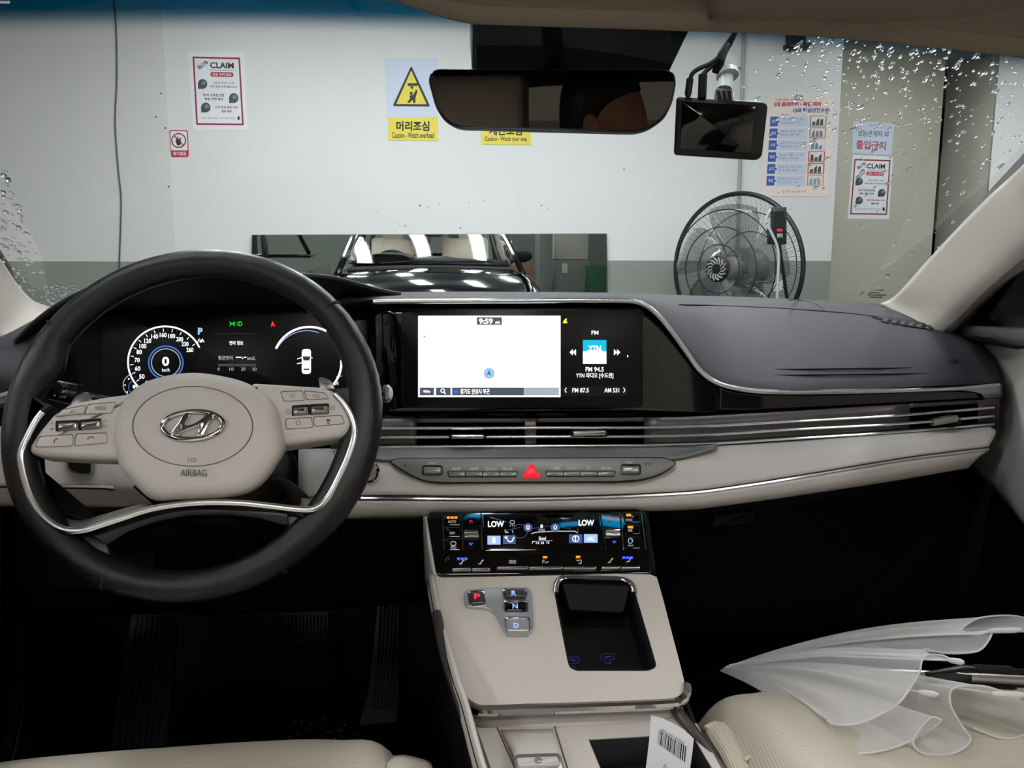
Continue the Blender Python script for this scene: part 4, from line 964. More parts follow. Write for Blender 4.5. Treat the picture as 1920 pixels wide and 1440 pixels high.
A.rect(G_WB, 566, 654.5, 583, 701, 6); A.poly(mat('dark_car_glass_graphic', (20, 22, 30), .3), [(567, 668), (582, 668), (580, 676), (569, 676)], 1); A.rect(mat('dark_car_glass_graphic', (20, 22, 30), .3), 569, 691, 580, 694, 1, 1)
A.line(G_W, [(567, 670), (557, 673)], 1.6); A.line(G_W, [(567, 680), (557, 682)], 1.6); A.line(G_W, [(584, 670), (586, 672)], 1.4)
A.ring(G_GY, 252, 722, 21, 21, 1.4, 30, math.radians(100), math.radians(240)); A.ring(G_BL, 253, 726, 12, 12, 1.4, 24, math.radians(90), math.radians(300)); A.rect(G_W, 249, 722, 253, 728); A.line(G_W, [(253, 723), (256, 727)], 1.2)
A.rect(G_W, 240, 709, 242.5, 712); A.rect(G_W, 233, 721, 236, 723); A.rect(G_W, 237, 734, 240, 736)
A.rect(G_W, 631, 706, 634, 708); A.text(G_GY, 'H', 638, 703, 641, 707); A.line(G_W, [(629, 722), (634, 716), (634, 722)], 1.4)
A.build()
# ------------------------------------------------------------------ centre screen
nav = thing('infotainment_screen', 'wide centre screen showing a white map and the radio', 'display', SCR.px(990, 670))
OV = Pl(SCR.o + SCR.n * .012, SCR.n)
scr2 = obj('display_glass', prism_bm(OV, box2(752, 578, 1206, 765, 10), .002, -.006, .001), M_SCREEN, nav)
A = Art(OV, scr2, .0024, 'graphics')
A.rect(G_MAP, 784, 592, 1051, 744.5)
A.rect(G_DK, 787, 726.5, 814, 741.5, 0, .5); A.text(G_W, '메뉴', 794, 731, 807, 737, .03, 1.5)
A.rect(G_DK, 817.5, 726.5, 845, 741.5, 0, .5); A.ring(G_WB, 830, 732.5, 3.4, 3.4, 1.6, 16, k=1.5); A.line(G_WB, [(832, 735), (835.5, 739)], 2.0, 1.5)
A.rect(G_LB, 847.5, 726.5, 1048, 741.5, 0, .5); A.rect(G_DK, 847.5, 726.5, 982, 741.5, 0, .8); A.poly(G_BL, ell(855, 734, 4.5, 4.5, 16), 1.2); A.text(G_WB, '경기도 안성시 부근', 863, 729, 918, 739, .012, 1.5)
A.rect(G_DK, 894, 595, 941, 609, 0, .5); A.text(G_WB, '9:59', 898, 597, 924, 607.5, .035, 1.5); A.text(G_WB, 'AM', 928, 602, 937, 607, .02, 1.5)
A.poly(G_PB, ell(917, 700, 9.5, 9.5, 28), .5); A.ring(G_BL, 917, 700, 9.3, 9.3, 1.0, 28, k=.8); A.poly(glow('teal_pixels', (20, 130, 150), .9), [(917, 692.5), (922, 705), (917, 702), (912, 705)], 1.2)
for y in (599, 622, 642, 664, 685, 706): A.rect(G_VL, 789, y, 805, y + 14, 4, .5)
A.poly(G_RD, [(795, 628), (797.5, 632), (794, 632)], 1); A.line(G_LB, [(789, 632), (793, 627)], .8, 1)
A.text(G_LB, '안성시', 884, 666, 902, 670, 0, .6); A.text(G_LB, '부근', 888, 673, 897, 676, 0, .6)
A.poly(G_YE, [(1055, 606), (1057, 601), (1061, 597), (1063, 597), (1062, 602), (1064.5, 606)])
A.text(G_W, 'FM', 1109, 620, 1122, 627.5, .02); A.rect(G_MAP, 1093, 637.5, 1137, 682); A.rect(G_CY, 1093, 637.5, 1137, 659, 0, .5); A.text(G_WB, 'YTN', 1103, 648, 1127, 658.5, .03, 1)
A.rect(G_MAP, 1101, 656.5, 1129, 659, 0, .8)
for x, d in ((1068, 1), (1151, -1)):
    for q in (0, 6):
        if d == 1: A.poly(G_WB, [(x + q, 660.5), (x + q + 6, 654.5), (x + q + 6, 666.5)])
        else: A.poly(G_WB, [(x + q + 6, 660.5), (x + q, 654.5), (x + q, 666.5)])
A.text(G_W, 'FM 94.5', 1098, 688, 1132, 697, .02); A.text(G_W, 'YTN 라디오 [수도권]', 1080, 699, 1150, 710, .02); A.rect(G_W, 1176, 666, 1178, 670)
A.rect(glow('near_black_pixels', (16, 17, 20), .5), 1054, 723, 1176, 742, 0, -.3)
A.text(G_W, 'FM 87.5', 1073, 727.5, 1104, 736, .02); A.text(G_W, 'AM 531', 1133, 727.5, 1161, 736, .02)
A.line(G_W, [(1062, 727), (1059, 731.5), (1062, 736)], 1.6); A.line(G_W, [(1169, 727), (1172, 731.5), (1169, 736)], 1.6)
A.build()

# ------------------------------------------------------------------ centre console
con = thing('centre_console', 'beige centre console bridge sloping down from the dashboard', 'console', uvw(UC, .75, -.86))
def plane3(a, b, lateral):
    d = (a - b); n = lateral.cross(d).normalized()
    if n.z < 0: n = -n
    return Pl(b, n)
CP_ = plane3(car(1008, 958, .932), car(1022, 1078, .868), R)
PP = plane3(car(1025, 1080, .862), car(1075, 1310, .705), R)
# climate unit
cu = thing('climate_panel', 'black gloss climate control panel with lit display under the dashboard', 'control panel', CP_.px(1010, 1020))
cpo = rpts([(800, 966), (806, 957), (1195, 952), (1207, 957), (1213, 966), (1224, 1074), (1217, 1077), (826, 1081), (817, 1074)], 8)
cbody = obj('panel_body', prism_bm(CP_, cpo, .006, -.03, .003, 3), M_GLOSS, cu)
obj('climate_display', prism_bm(CP_, rpts([(905, 964), (1124, 961), (1128, 1030), (908, 1033)], 4), .0075, .002, .0005), M_GLOSS, cu)
A = Art(CP_, cbody, .0082, 'graphics')
A.text(G_WB, 'LOW', 915, 977, 945, 988, .02); A.text(G_WB, 'LOW', 1085, 974.5, 1114, 985.5, .02)
A.ring(G_GY, 960.5, 979, 4.2, 3.4, 1.2, 16); A.line(G_GY, [(957, 984), (956, 987)], 1); A.line(G_GY, [(961, 984), (960, 987)], 1); A.line(G_GY, [(965, 984), (964, 987)], 1)
for x in (990, 1041): A.poly(G_MB, ell(x, 989, 8.5, 8, 24)); A.ring(G_W, x, 989, 2.6, 3.4, 1.6, 12, k=1)
A.text(G_W, '8', 1013, 983.5, 1018, 990, .03); A.text(G_GY, 'max', 1010, 991.5, 1022, 996)
A.line(G_DG, [(946, 1000), (951, 994), (975, 989)], 1.5); A.ring(G_DG, 975, 996, 14, 13, 1.4, 24); A.line(G_GY, [(996, 1001), (1004, 998), (1040, 996), (1078, 996), (1083, 999)], 1.8); A.line(G_DG, [(985, 993), (1030, 986), (1070, 991)], 1.4)
A.line(G_W, [(947, 993), (948, 998), (953, 998)], 1.2); A.line(G_W, [(960, 995), (962, 998)], 1.2); A.line(G_DG, [(1082, 990), (1085, 998)], 1.4)
A.text(G_W, 'Good', 1010, 1006, 1023.5, 1012.5, .01); A.line(G_GY, [(998, 1015), (1036, 1013.5)], .8); A.text(G_W, '15', 1005, 1016, 1011, 1020); A.text(G_W, '35', 1014, 1016, 1020, 1020); A.text(G_W, '75', 1024, 1015.5, 1030, 1019.5); A.line(G_W, [(998, 1019), (999, 1015), (1003, 1015)], 1.2)
A.rect(G_PB, 914, 1004.5, 938.5, 1021); A.rect(G_MB, 943, 1003.5, 967, 1020); A.rect(G_MB, 1067, 1002, 1092, 1018.5); A.rect(G_PB, 1095, 1001.5, 1120.5, 1017.5)
A.rect(G_WB, 923, 1008, 929, 1018, 2, 1); A.poly(G_WB, [(946, 1006), (952, 1006), (951, 1010), (947, 1010)], 1); A.line(G_WB, [(951, 1012), (955, 1016), (960, 1015), (964, 1007)], 2, 1); A.ring(G_WB, 1079.5, 1010, 6, 5.5, 1.4, 20, k=1); A.line(G_WB, [(1079, 1006), (1079, 1014)], 2, 1); A.text(G_WB, 'A/C', 1101, 1006.5, 1114, 1013.5, .02, 1)
for k in range(3): A.rect(G_OR, 838 + k * 7, 968.5, 843.5 + k * 7, 972.5)
A.text(G_GY, 'AUTO', 840, 975.5, 855, 980.5); A.text(G_GY, 'OFF', 843, 997, 853, 1002); A.ring(G_GY, 850, 1019, 5, 4, 1.2, 16); A.line(G_GY, [(846, 1024), (854, 1024)], 1); A.text(G_GY, 'FRONT', 845, 1025.5, 856, 1029)
A.text(G_GY, 'SYNC', 1173, 972.5, 1186, 977.5); A.rect(G_OR, 1174, 963.5, 1183, 968); A.rect(G_OR, 1177, 986, 1187, 990.5); A.text(G_GY, 'AIR', 1177, 992, 1186, 997); A.ring(G_GY, 1182, 1014, 4, 5, 1.2, 14); A.text(G_GY, 'REAR', 1178, 1021, 1188, 1024)
for x, y in ((883, 977), (1145.5, 974)): A.line(G_RL, [(x - 3, y + 2), (x, y - 1.5), (x + 3, y + 2)], 1.6)
for x, y in ((883, 1020), (1152, 1016)): A.line(G_B2, [(x - 3, y - 2), (x, y + 1.5), (x + 3, y - 2)], 2.2)
for k in range(3): A.rect(G_B2, 857 + k * 7, 1045.5, 862.5 + k * 7, 1049.5); A.rect(G_B2, 1167 + k * 7, 1043.5, 1172.5 + k * 7, 1047.5)
A.rect(G_OR, 1018, 1042.5, 1026, 1046.5); A.rect(G_OR, 1080, 1042, 1088, 1046)
for x, y in ((866, 1054), (902, 1054), (1145, 1051), (1180, 1050)): A.line(G_GY, [(x - 5, y + 3), (x - 1, y + 3), (x + 2, y - 3), (x + 5, y - 4)], 1.8)
A.rect(G_DG, 954, 1050, 968, 1057); A.text(G_GY, 'DRIVE', 954.5, 1050.5, 967.5, 1053.2); A.text(G_GY, 'MODE', 955, 1054, 967, 1056.6); A.text(G_GY, 'P', 1017, 1050, 1021, 1056); A.line(G_GY, [(1022, 1055), (1029, 1053)], 1.4); A.line(G_GY, [(1081, 1051), (1090, 1050), (1090, 1056), (1085, 1056)], 1.4)
A.line(G_DG, [(835, 1052), (838, 1045), (842, 1045), (842, 1050)], 1.4)
A.build()
for x0, x1, ys in ((832, 863, ((967, 985), (988, 1007), (1010, 1032))), (1167, 1197, ((961, 979), (982, 1001), (1004, 1028)))):
    for ya, yb in ys:
        sh = 0 if x0 < 1000 else 2
        obj('key', prism_bm(CP_, rpts([(x0 + sh, ya), (x1 + sh, ya - .5), (x1 + 1 + sh * 1.4, yb), (x0 + 2 + sh * 1.4, yb)], 3), .0075, .002, .001), M_GLOSS, cu)
for x, x2 in ((829, 833), (865, 868), (902, 904), (1126, 1136), (1163, 1170), (1202, 1211)):
    obj('chrome_divider', tube_bm([CP_.px(x, 963, .0068), CP_.px(x2, 1031, .0068)], .0009, 6), M_CHROME, cu)
for xa, ya in ((869, 992), (1135, 989)):
    obj('temperature_rocker', prism_bm(CP_, rpts([(xa, ya), (xa + 28, ya - .5), (xa + 29, ya + 5), (xa + 1, ya + 5.5)], 2), .012, .004, .002), M_CHROME, cu)
    obj('temperature_rocker', prism_bm(CP_, rpts([(xa, ya + 7), (xa + 28.5, ya + 6.5), (xa + 29, ya + 15), (xa + 1, ya + 15.5)], 2), .010, .004, .002), M_SATIN, cu)
for segs_, y in (((847, 884, 920), 1064.5), ((931, 992, 1056, 1119), 1061.5), ((1128, 1164.5, 1201), 1060.5)):
    for a, b in zip(segs_, segs_[1:]):
        obj('button_lip', prism_bm(CP_, rpts([(a + .5, y), (b - .5, y - .7), (b - .5, y + 5), (a + .5, y + 5.7)], 1.5), .0105, .004, .002), M_SATIN, cu)
# beige pad with shift buttons and phone tray
pado = [(812, 1079), (1226, 1077), (1232, 1084), (1258, 1180), (1284, 1282), (1285, 1296), (1277, 1308), (1262, 1314), (1080, 1322), (905, 1326), (885, 1322), (868, 1306), (858, 1284), (836, 1200), (818, 1110)]
tray = rpts([(1037, 1101), (1043, 1086), (1056, 1081), (1172, 1085), (1186, 1092), (1190, 1106), (1231, 1246), (1228, 1253), (1216, 1258), (1080, 1258), (1068, 1252), (1064, 1240)], 5, 3)
# pad top as a plate with a real opening for the tray
def plate_with_hole(pl, outer, hole, top, bot, bev):
    bm = NB(); T = [bm.verts.new(pl.px(x, y, top)) for x, y in outer]; H = [bm.verts.new(pl.px(x, y, top)) for x, y in hole]
    ed = [bm.edges.new((T[i], T[(i + 1) % len(T)])) for i in range(len(T))] + [bm.edges.new((H[i], H[(i + 1) % len(H)])) for i in range(len(H))]
    bmesh.ops.triangle_fill(bm, use_beauty=True, use_dissolve=False, edges=ed)
    d = pl.n * (top - bot)
    for L in (T, H):
        B = [bm.verts.new(v.co - d) for v in L]
        for i in range(len(L)):
            bm.faces.new((L[i], L[(i + 1) % len(L)], B[(i + 1) % len(L)], B[i]))
    return bm
padp = [(p.x, p.y) for p in cr([Vector((x, y, 0)) for x, y in pado], 90, closed=True)]
obj('pad', plate_with_hole(PP, padp, tray, .0, -.016, 0), M_BEIGE, con, smooth=30)
tr = thing('phone_tray', 'black phone charging tray sunk in the beige console pad', 'tray', PP.px(1130, 1180, -.03))
obj('tray_wall', (lambda bm: (add_grid(bm, [[PP.px(x, y, -.001) for x, y in tray], [PP.px(x, y, 0) - PP.n * .05 for x, y in tray]], closed_u=True), bm)[1])(NB()), M_BLKM, tr, solid=.002)
obj('tray_floor', prism_bm(Pl(PP.o - PP.n * .045, PP.n), [(1030, 1090), (1200, 1090), (1240, 1275), (1062, 1275)], 0, -.005), M_BLKM, tr)
obj('flap', prism_bm(Pl(PP.px(1115, 1115, -.004), (PP.n * .75 - FW * .55)), rpts([(1055, 1094), (1181, 1098), (1169, 1149), (1068, 1143)], 7), .004, -.002, .001), M_BLKM, tr)
A = Art(Pl(PP.o - PP.n * .044, PP.n), tr, .001, 'graphics'); tb = glow('dim_blue_icon', (70, 80, 150), .35)
A.line(tb, box2(1127, 1226, 1152, 1237, 3), 1, closed=True); A.line(tb, [(1133, 1233), (1147, 1230)], 2); A.text(tb, 'USB', 1134, 1240, 1147, 1245)
A.line(tb, box2(1062, 1232, 1086, 1244, 3), 1, closed=True); A.line(tb, [(1064, 1238), (1070, 1236), (1074, 1239), (1082, 1237)], 2); A.ring(tb, 1073, 1252, 5, 4, 1, 14); A.build()
obj('chrome_arch', tube_bm(cr([PP.px(x, y, .002) for x, y in ((1042, 1112), (1043, 1096), (1050, 1086), (1062, 1082), (1110, 1083.5), (1165, 1085.5), (1180, 1091), (1187, 1100), (1189, 1112))], 40), .0035, 10, flat=.7, flatn=PP.n), M_CHROME, tr)
# shift pad
sh = thing('shift_buttons', 'silver shift button pad with red P and blue R N D keys on the console', 'gear selector', PP.px(945, 1140))
sho = rpts([(870, 1108), (878, 1103), (937, 1100), (992, 1100), (997, 1112), (1001, 1175), (996, 1186), (951, 1187), (943, 1178), (928, 1148), (913, 1139), (875, 1137), (870, 1128)], 7)
obj('bezel', prism_bm(PP, sho, .004, -.004, .0015, 3), M_BEZEL, sh)
G_PR = glow('red_key_letter', (255, 40, 70), 1.0); G_KB = glow('blue_key_letter', (130, 170, 255), 1.0)
def key(pts, top, m, letter, box, g):
    obj('key_well', prism_bm(PP, rpts(grow(pts, 2.6), 6), .0058, .0, .0012), M_CHROME, sh)
    k = obj('key', prism_bm(PP, rpts(pts, 5), top, 0, .002, 3), m, sh)
    A = Art(PP, k, top + .0003); A.text(g, letter, *box, .03, 0); A.build()
key([(878, 1109), (907, 1107), (910, 1130), (881, 1132)], .008, M_BRONZE, 'P', (889, 1113, 900, 1123), G_PR)
key([(944, 1105), (986, 1105), (987, 1118), (945, 1118)], .009, M_BRONZE, 'R', (959, 1107, 968, 1116), G_KB)
key([(946, 1126), (988, 1126), (989, 1145), (947, 1145)], .007, M_GLOSS, 'N', (961, 1132, 971, 1141), G_KB)
key([(948, 1158), (991, 1158), (993, 1183), (951, 1183)], .010, M_BEZEL, 'D', (963, 1168, 973, 1177), G_KB)
# chrome nose of the pad
nose = [(858, 1284), (861, 1298), (868, 1311), (884, 1325), (905, 1331), (990, 1328.5), (1080, 1326), (1262, 1318), (1279, 1311), (1286, 1298), (1286, 1284)]
obj('nose_chrome', tube_bm(cr([PP.px(x, y + 1.5, -.001) for x, y in nose], 60), .0054, 10), M_CHROME, con)
# under the nose: beige step, deck, brake switch
DK_Z = car(1000, 1362, .70).z
DKP = Pl((0, 0, DK_Z), UP)
obj('step_face', loft_bm([[PP.px(x, y, -.012) for x, y in ((872, 1322), (905, 1332), (1080, 1328), (1262, 1320), (1276, 1314))], [DKP.px(x, y) for x, y in ((884, 1358), (905, 1364), (1080, 1362), (1270, 1346), (1285, 1340))]], 16, 6), M_BEIGED, con, solid=.005, offset=1)
obj('deck', plate_with_hole(DKP, [(872, 1345), (905, 1355), (1080, 1352), (1270, 1338), (1295, 1336), (1352, 1440), (1420, 1560), (945, 1560), (905, 1440)], [(1103, 1386), (1230, 1379), (1300, 1381), (1335, 1440), (1370, 1500), (1150, 1500)], 0, -.03, 0), M_BEIGED, con, smooth=20)
obj('cup_holder', prism_bm(Pl(DKP.o - UP * .06, UP), [(1080, 1365), (1285, 1360), (1345, 1520), (1110, 1520)], 0, -.005), M_BLKM, con)
obj('cup_wall', (lambda bm: (add_grid(bm, [[DKP.px(x, y) - UP * h for x, y in ((1103, 1386), (1230, 1379), (1300, 1381), (1335, 1440), (1370, 1500), (1150, 1500))] for h in (.001, .06)], closed_u=True), bm)[1])(NB()), M_BLKM, con, solid=.002)
bm = NB(); add_lathe(bm, DKP.px(1210, 1450) - UP * .02, UP, [(.036, -.03), (.038, 0), (.041, 0), (.039, -.03)], 32); obj('cup_ring', bm, M_BLKS, con)
for x0, y0, x1, y1 in ((932, 1364, 965, 1440), (1040, 1362, 1064, 1440)): obj('deck_groove', tube_bm([DKP.px(x0, y0, .0002), DKP.px(x1, y1, .0002), DKP.px(x1 + (x1 - x0) * .5, y1 + 38, .0002)], .0008, 6), M_PRINTG, con)
obj('switch_ramp', loft_bm([[DKP.px(938, 1372, -.001), DKP.px(1036, 1370, -.001)], [DKP.px(962, 1412, .008), DKP.px(1050, 1410, .008)], [DKP.px(968, 1440, .008), DKP.px(1058, 1440, .008)], [DKP.px(980, 1490, -.001), DKP.px(1072, 1490, -.001)]], 8, 12), M_BEIGED, con, solid=.004, offset=0)
pk = thing('parking_brake_switch', 'small beige parking brake switch in a satin frame on the console', 'switch', DKP.px(1010, 1425))
obj('switch_frame', prism_bm(DKP, rpts([(964, 1416), (970, 1412), (1046, 1410), (1053, 1416), (1062, 1450), (974, 1452)], 4), .016, .0, .002), M_SATIN, pk)
kk = obj('switch_key', prism_bm(DKP, rpts([(968, 1419), (1045, 1416), (1050, 1432), (972, 1436)], 3), .019, .01, .002), M_BEIGED, pk)
A = Art(DKP, kk, .0195); A.ring(M_PRINTG, 1009, 1425, 7, 5, 1.2, 20); A.text(M_PRINTG, 'P', 1006, 1421.5, 1012, 1428.5); A.build()
# rails and flanks
railL = [(818, 1150), (832, 1215), (845, 1262), (860, 1305), (874, 1345), (890, 1390), (907, 1440), (935, 1520)]
obj('side_rail', tube_bm(cr([car(x, y, interp([(1150, .80), (1300, .70), (1440, .62), (1520, .57)], y)) for x, y in railL], 40), .0058, 10), M_BRONZE, con)
railR = [(1266, 1329), (1300, 1372), (1325, 1405), (1350, 1440), (1400, 1510)]
obj('side_rail', tube_bm(cr([car(x, y, interp([(1329, .70), (1440, .625), (1510, .58)], y)) for x, y in railR], 30), .0058, 10), M_BRONZE, con)
fl = [(800, 1085, .865), (812, 1150, .81), (832, 1222, .745), (848, 1280, .70), (862, 1320, .675), (895, 1440, .60), (930, 1540, .55)]
F0 = [car(x + 12, y - 8, v) for x, y, v in fl]; F1 = [car(x + 6, y, v + .004) for x, y, v in fl]
obj('flank', loft_bm([F0, F1, [p - UP * .012 - R * .002 for p in F1]], 26, 8), M_BEIGED, con, solid=.004, offset=0)
obj('dark_flank', loft_bm([[p - UP * .010 - R * .002 for p in F1], [p - UP * .2 + R * .01 for p in F1], [Vector((p.x, p.y, -.86)) for p in F1]], 20, 10), M_CARPET, con, solid=.004, offset=0)
obj('flank_edge', tube_bm(cr([p + R * -.001 for p in F1], 30), .0016, 8), M_LINE, con)
fr_ = [(1222, 1080, .865), (1250, 1180, .79), (1278, 1285, .72), (1300, 1350, .69), (1350, 1440, .625), (1400, 1520, .58)]
F2 = [car(x, y, v) for x, y, v in fr_]
obj('dark_flank', loft_bm([F2, [p - UP * .1 for p in F2], [Vector((p.x, p.y, -.86)) for p in F2]], 20, 10), M_BLKM, con, solid=.004, offset=0)
obj('stack_flank', loft_bm([[car(801, 968, .93), car(806, 1020, .90), car(818, 1079, .868)], [car(797, 968, .95), car(800, 1020, .93), car(808, 1085, .90)], [car(795, 968, 1.05), car(796, 1020, 1.05), car(800, 1100, 1.05)]], 10, 8), M_BEIGED, con, solid=.004, offset=0)
obj('stack_flank', loft_bm([[car(1212, 960, .93), car(1218, 1020, .90), car(1226, 1077, .868)], [car(1215, 960, 1.05), car(1222, 1020, 1.05), car(1230, 1080, 1.05)]], 10, 6), M_BLKM, con, solid=.004, offset=0)
# ------------------------------------------------------------------ on the garage wall
def sheet(name, label, cat, pl, quad, m, group=None, lift=.002):
    c = bil(quad, .5, .5)
    o = obj(name, prism_bm(pl, quad, lift, .0002), m, smooth=0)
    tag(o, label, cat, group); return o
def claim_poster(pl, outer, Q, label):
    o = sheet('claim_poster', label, 'poster', pl, outer, M_WHITE, 'claim notices on the garage walls')
    A = Art(pl, o, .0024, 'lettering'); t = .035
    for a in ((0, 0, 1, .025), (0, .975, 1, 1), (0, 0, t, 1), (1 - t, 0, 1, 1)): A.quad(M_RED, Q, *a)
    A.text(M_INK, 'CLAIM', .36, .075, .86, .165, .03, 1, Q); A.line(M_GRYI, [bil(Q, .36, .19), bil(Q, .9, .19)], 1)
    A.poly(M_GRYI, [bil(Q, u, v) for u, v in ((.08, .14), (.28, .05), (.33, .09), (.13, .19))]); A.text(M_WHITE, 'NEW', .13, .09, .28, .14, .02, 2, Q)
    A.poly(M_RED2, [bil(Q, u, v) for u, v in ((.38, .22), (.82, .22), (.85, .255), (.82, .29), (.38, .29), (.35, .255))]); A.text(M_WHITE, '안전 수칙 정보', .40, .235, .80, .275, .02, 2, Q)
    def dot(u, v): 
        x, y = bil(Q, u, v); x2, y2 = bil(Q, u + .1, v)
        A.poly(M_NAVY, ell(x, y, abs(x2 - x), abs(x2 - x) * 1.05, 18)); A.poly(M_GRYI, ell(x + 2, y - 2, abs(x2 - x) * .5, abs(x2 - x) * .45, 10), 1); A.poly(M_NAVY, [bil(Q, u - .1, v), bil(Q, u - .1, v + .075), bil(Q, u, v + .07)])
    dot(.18, .40); dot(.82, .60); dot(.22, .745)
    A.text(M_GRYI, '정보 안전 수칙', .42, .365, .84, .395, .02, 1, Q); A.text(M_INK, '대비 안전 수칙 정보 금지', .34, .42, .90, .45, .02, 1, Q)
    A.text(M_RED2, '정비', .17, .54, .30, .58, .03, 1, Q); A.text(M_INK, '수도권 안전', .33, .54, .62, .58, .03, 1, Q); A.text(M_INK, '성능 안전 정보', .20, .60, .60, .635, .03, 1, Q)
    A.text(M_RED2, '안전 정보 중심 대비', .42, .72, .90, .755, .03, 1, Q); A.text(M_INK, '정보 대비', .55, .78, .76, .815, .03, 1, Q)
    A.text(M_GRYI, '안전 성능 안전 수칙 대비 정보', .12, .885, .82, .91, .01, 1, Q); A.poly(M_INK, ell(*bil(Q, .90, .895), 2.2, 4, 12)); A.build()
    return o
claim_poster(WALL, [(352, 96), (458, 96), (465, 244), (363, 246)], [(361, 106), (450, 108), (457, 235), (368, 234)], 'laminated claim notice in a red border on the white wall above the wheel')
claim_poster(BEW, [(1599, 290), (1674, 294), (1667, 411), (1589, 410)], [(1602, 298), (1670, 300), (1663, 403), (1594, 402)], 'claim notice in a red border on the beige wall under another notice')
ns = sheet('no_fire_sign', 'small white no fire sign with red circle and red strip', 'sign', WALL, rpts([(317, 244), (352, 244), (354, 294), (321, 295)], 4), M_RED2)
A = Art(WALL, ns, .0024, 'lettering'); A.poly(M_WHITE, rpts([(319, 246), (350, 246), (352, 282), (321, 282)], 3)); A.ring(M_RED, 335, 263.5, 13, 13, 2.4, 32, k=1)
A.poly(M_INK, [(332, 272), (329, 264), (333, 255), (335, 261), (338, 259), (340, 267), (337, 273)], 1); A.line(M_RED, [(327, 255), (344, 273)], 2.2, 2); A.line(M_INK, [(340, 258), (333, 268)], 1.6, 1.5); A.text(M_WHITE, '화기엄금', 325, 284.5, 349, 291.5, .02, 1); A.build()
def caution(label, dx, dy, big, small, step):
    o = sheet('caution_sign', label, 'sign', WALL, [(721 + dx, 109 + dy), (820 + dx, 109 + dy), (822 + dx, 264 + dy), (728 + dx, 263 + dy)], M_PBLUE, 'yellow caution signs on the white wall')
    A = Art(WALL, o, .0024, 'lettering')
    A.poly(M_INK, rpts([(771 + dx, 123 + dy), (807 + dx, 200 + dy), (736 + dx, 199 + dy)], 4)); A.poly(M_YEL, rpts([(771 + dx, 132 + dy), (800 + dx, 195.5 + dy), (743 + dx, 195 + dy)], 2), 1)
    def q(*p): A.poly(M_INK, [(x + dx, y + dy) for x, y in p], 2)
    if not step:
        q((764, 156), (784, 156), (783, 161), (765, 161)); q((768, 162), (773, 168), (776, 162)); A.poly(M_INK, ell(771 + dx, 175 + dy, 3, 3, 12), 2)
        q((768, 179), (775, 178), (780, 168), (783, 170), (779, 184), (779, 193), (775, 193), (773, 187), (768, 193), (763, 192), (769, 185))
    else:
        q((762, 188), (782, 188), (782, 192), (762, 192)); q((768, 165), (775, 165), (777, 180), (768, 186)); A.poly(M_INK, ell(771 + dx, 160 + dy, 3.4, 3.4, 12), 2)
    A.poly(M_YEL, [(728 + dx, 220 + dy), (821 + dx, 219 + dy), (822 + dx, 264 + dy), (728 + dx, 263 + dy)])
    A.text(M_INK, big, 743 + dx, 227 + dy, 805 + dx, 246 + dy, .035, 1); A.text(M_INK, small, 735 + dx, 248 + dy, 814 + dx, 259 + dy, .02, 1); A.build()
caution('yellow caution sign about watching your head with triangle, left of the rear view mirror', 0, 0, '머리조심', 'Caution - Watch overhead', False)
caution('yellow caution sign about your step showing its lower edge under the rear view mirror', 174, 8, '계단조심', 'Caution - Watch your step', True)
# safety rules poster
Qs = [(1440, 175), (1562, 174), (1553, 368), (1428, 368)]
o = sheet('safety_poster', 'pale pink safety rules poster with six blue squares beside the dash camera', 'poster', WALL, Qs, M_PPINK)
A = Art(WALL, o, .0026, 'lettering')
A.text(M_GRYI, '안전 정보 수칙 대비', .12, .05, .55, .075, .01, 1, Qs); A.text(M_RED2, '5대 중대재해 • 폭염 대비', .10, .085, .82, .13, .04, 1, Qs); A.text(M_BLUE, '12대 핵심안전수칙', .40, .145, .95, .19, .04, 1, Qs)
fr_c = [M_GRYI, M_GRYI, M_PBLUE, M_RED2, M_RED2, mat('orange_ink', (214, 140, 110), .5)]
pc = [M_NAVY, M_GRYI, mat('teal_ink', (90, 140, 160), .5), M_NAVY, M_NAVY, mat('sky_ink', (120, 170, 200), .5)]
for k in range(6):
    v0 = .225 + k * .115; v1 = v0 + .10
    A.quad(M_PBLUE, Qs, .20, v0, .64, v1); A.quad(M_BLUE, Qs, .06, v0 + .002, .18, v1 - .004, 1); A.poly(M_BLUE, [bil(Qs, .18, v0 + .04), bil(Qs, .22, v0 + .05), bil(Qs, .18, v0 + .06)], 1)
    A.text(M_WHITE, ['안전', '대비', '수칙', '화재', '금지', '폭염'][k], .085, v0 + .03, .155, v0 + .065, .01, 2, Qs)
    for j in range(2): A.text(M_GRYI, ['안전 대비 수칙 정보', '중대 재해 안전', '정보 안전 금지 수칙', '화재 대비 수칙', '출입 전 안전 대비', '폭염 안전 수칙'][(k + j * 3) % 6], .23, v0 + .018 + j * .034, .58 - .06 * j, v0 + .04 + j * .034, 0, 1, Qs)
    A.quad(fr_c[k], Qs, .67, v0 - .005, .92, v1 - .002, 1); A.quad(M_PPINK, Qs, .685, v0 + .002, .905, v1 - .009, 2)
    for j in range(3): A.poly(pc[k], [bil(Qs, .70 + j * .06, v1 - .012), bil(Qs, .75 + j * .06, v1 - .012), bil(Qs, .75 + j * .06, v0 + .05 - .012 * ((j * 7 + k * 3) % 4)), bil(Qs, .71 + j * .06, v0 + .055 - .012 * ((j * 5 + k) % 4))], 3)
A.text(M_GRYI, '안전 보안 부 수칙', .36, .945, .66, .965, .01, 1, Qs); A.ring(M_GRYI, *bil(Qs, .32, .955), 2, 2, .8, 10); A.build()
Qn = [(1600, 227), (1677, 231), (1671, 291), (1597, 287)]
o = sheet('notice_sheet', 'pale blue no entry notice in red letters on the beige wall', 'sign', BEW, Qn, M_PBLUE, lift=.003)
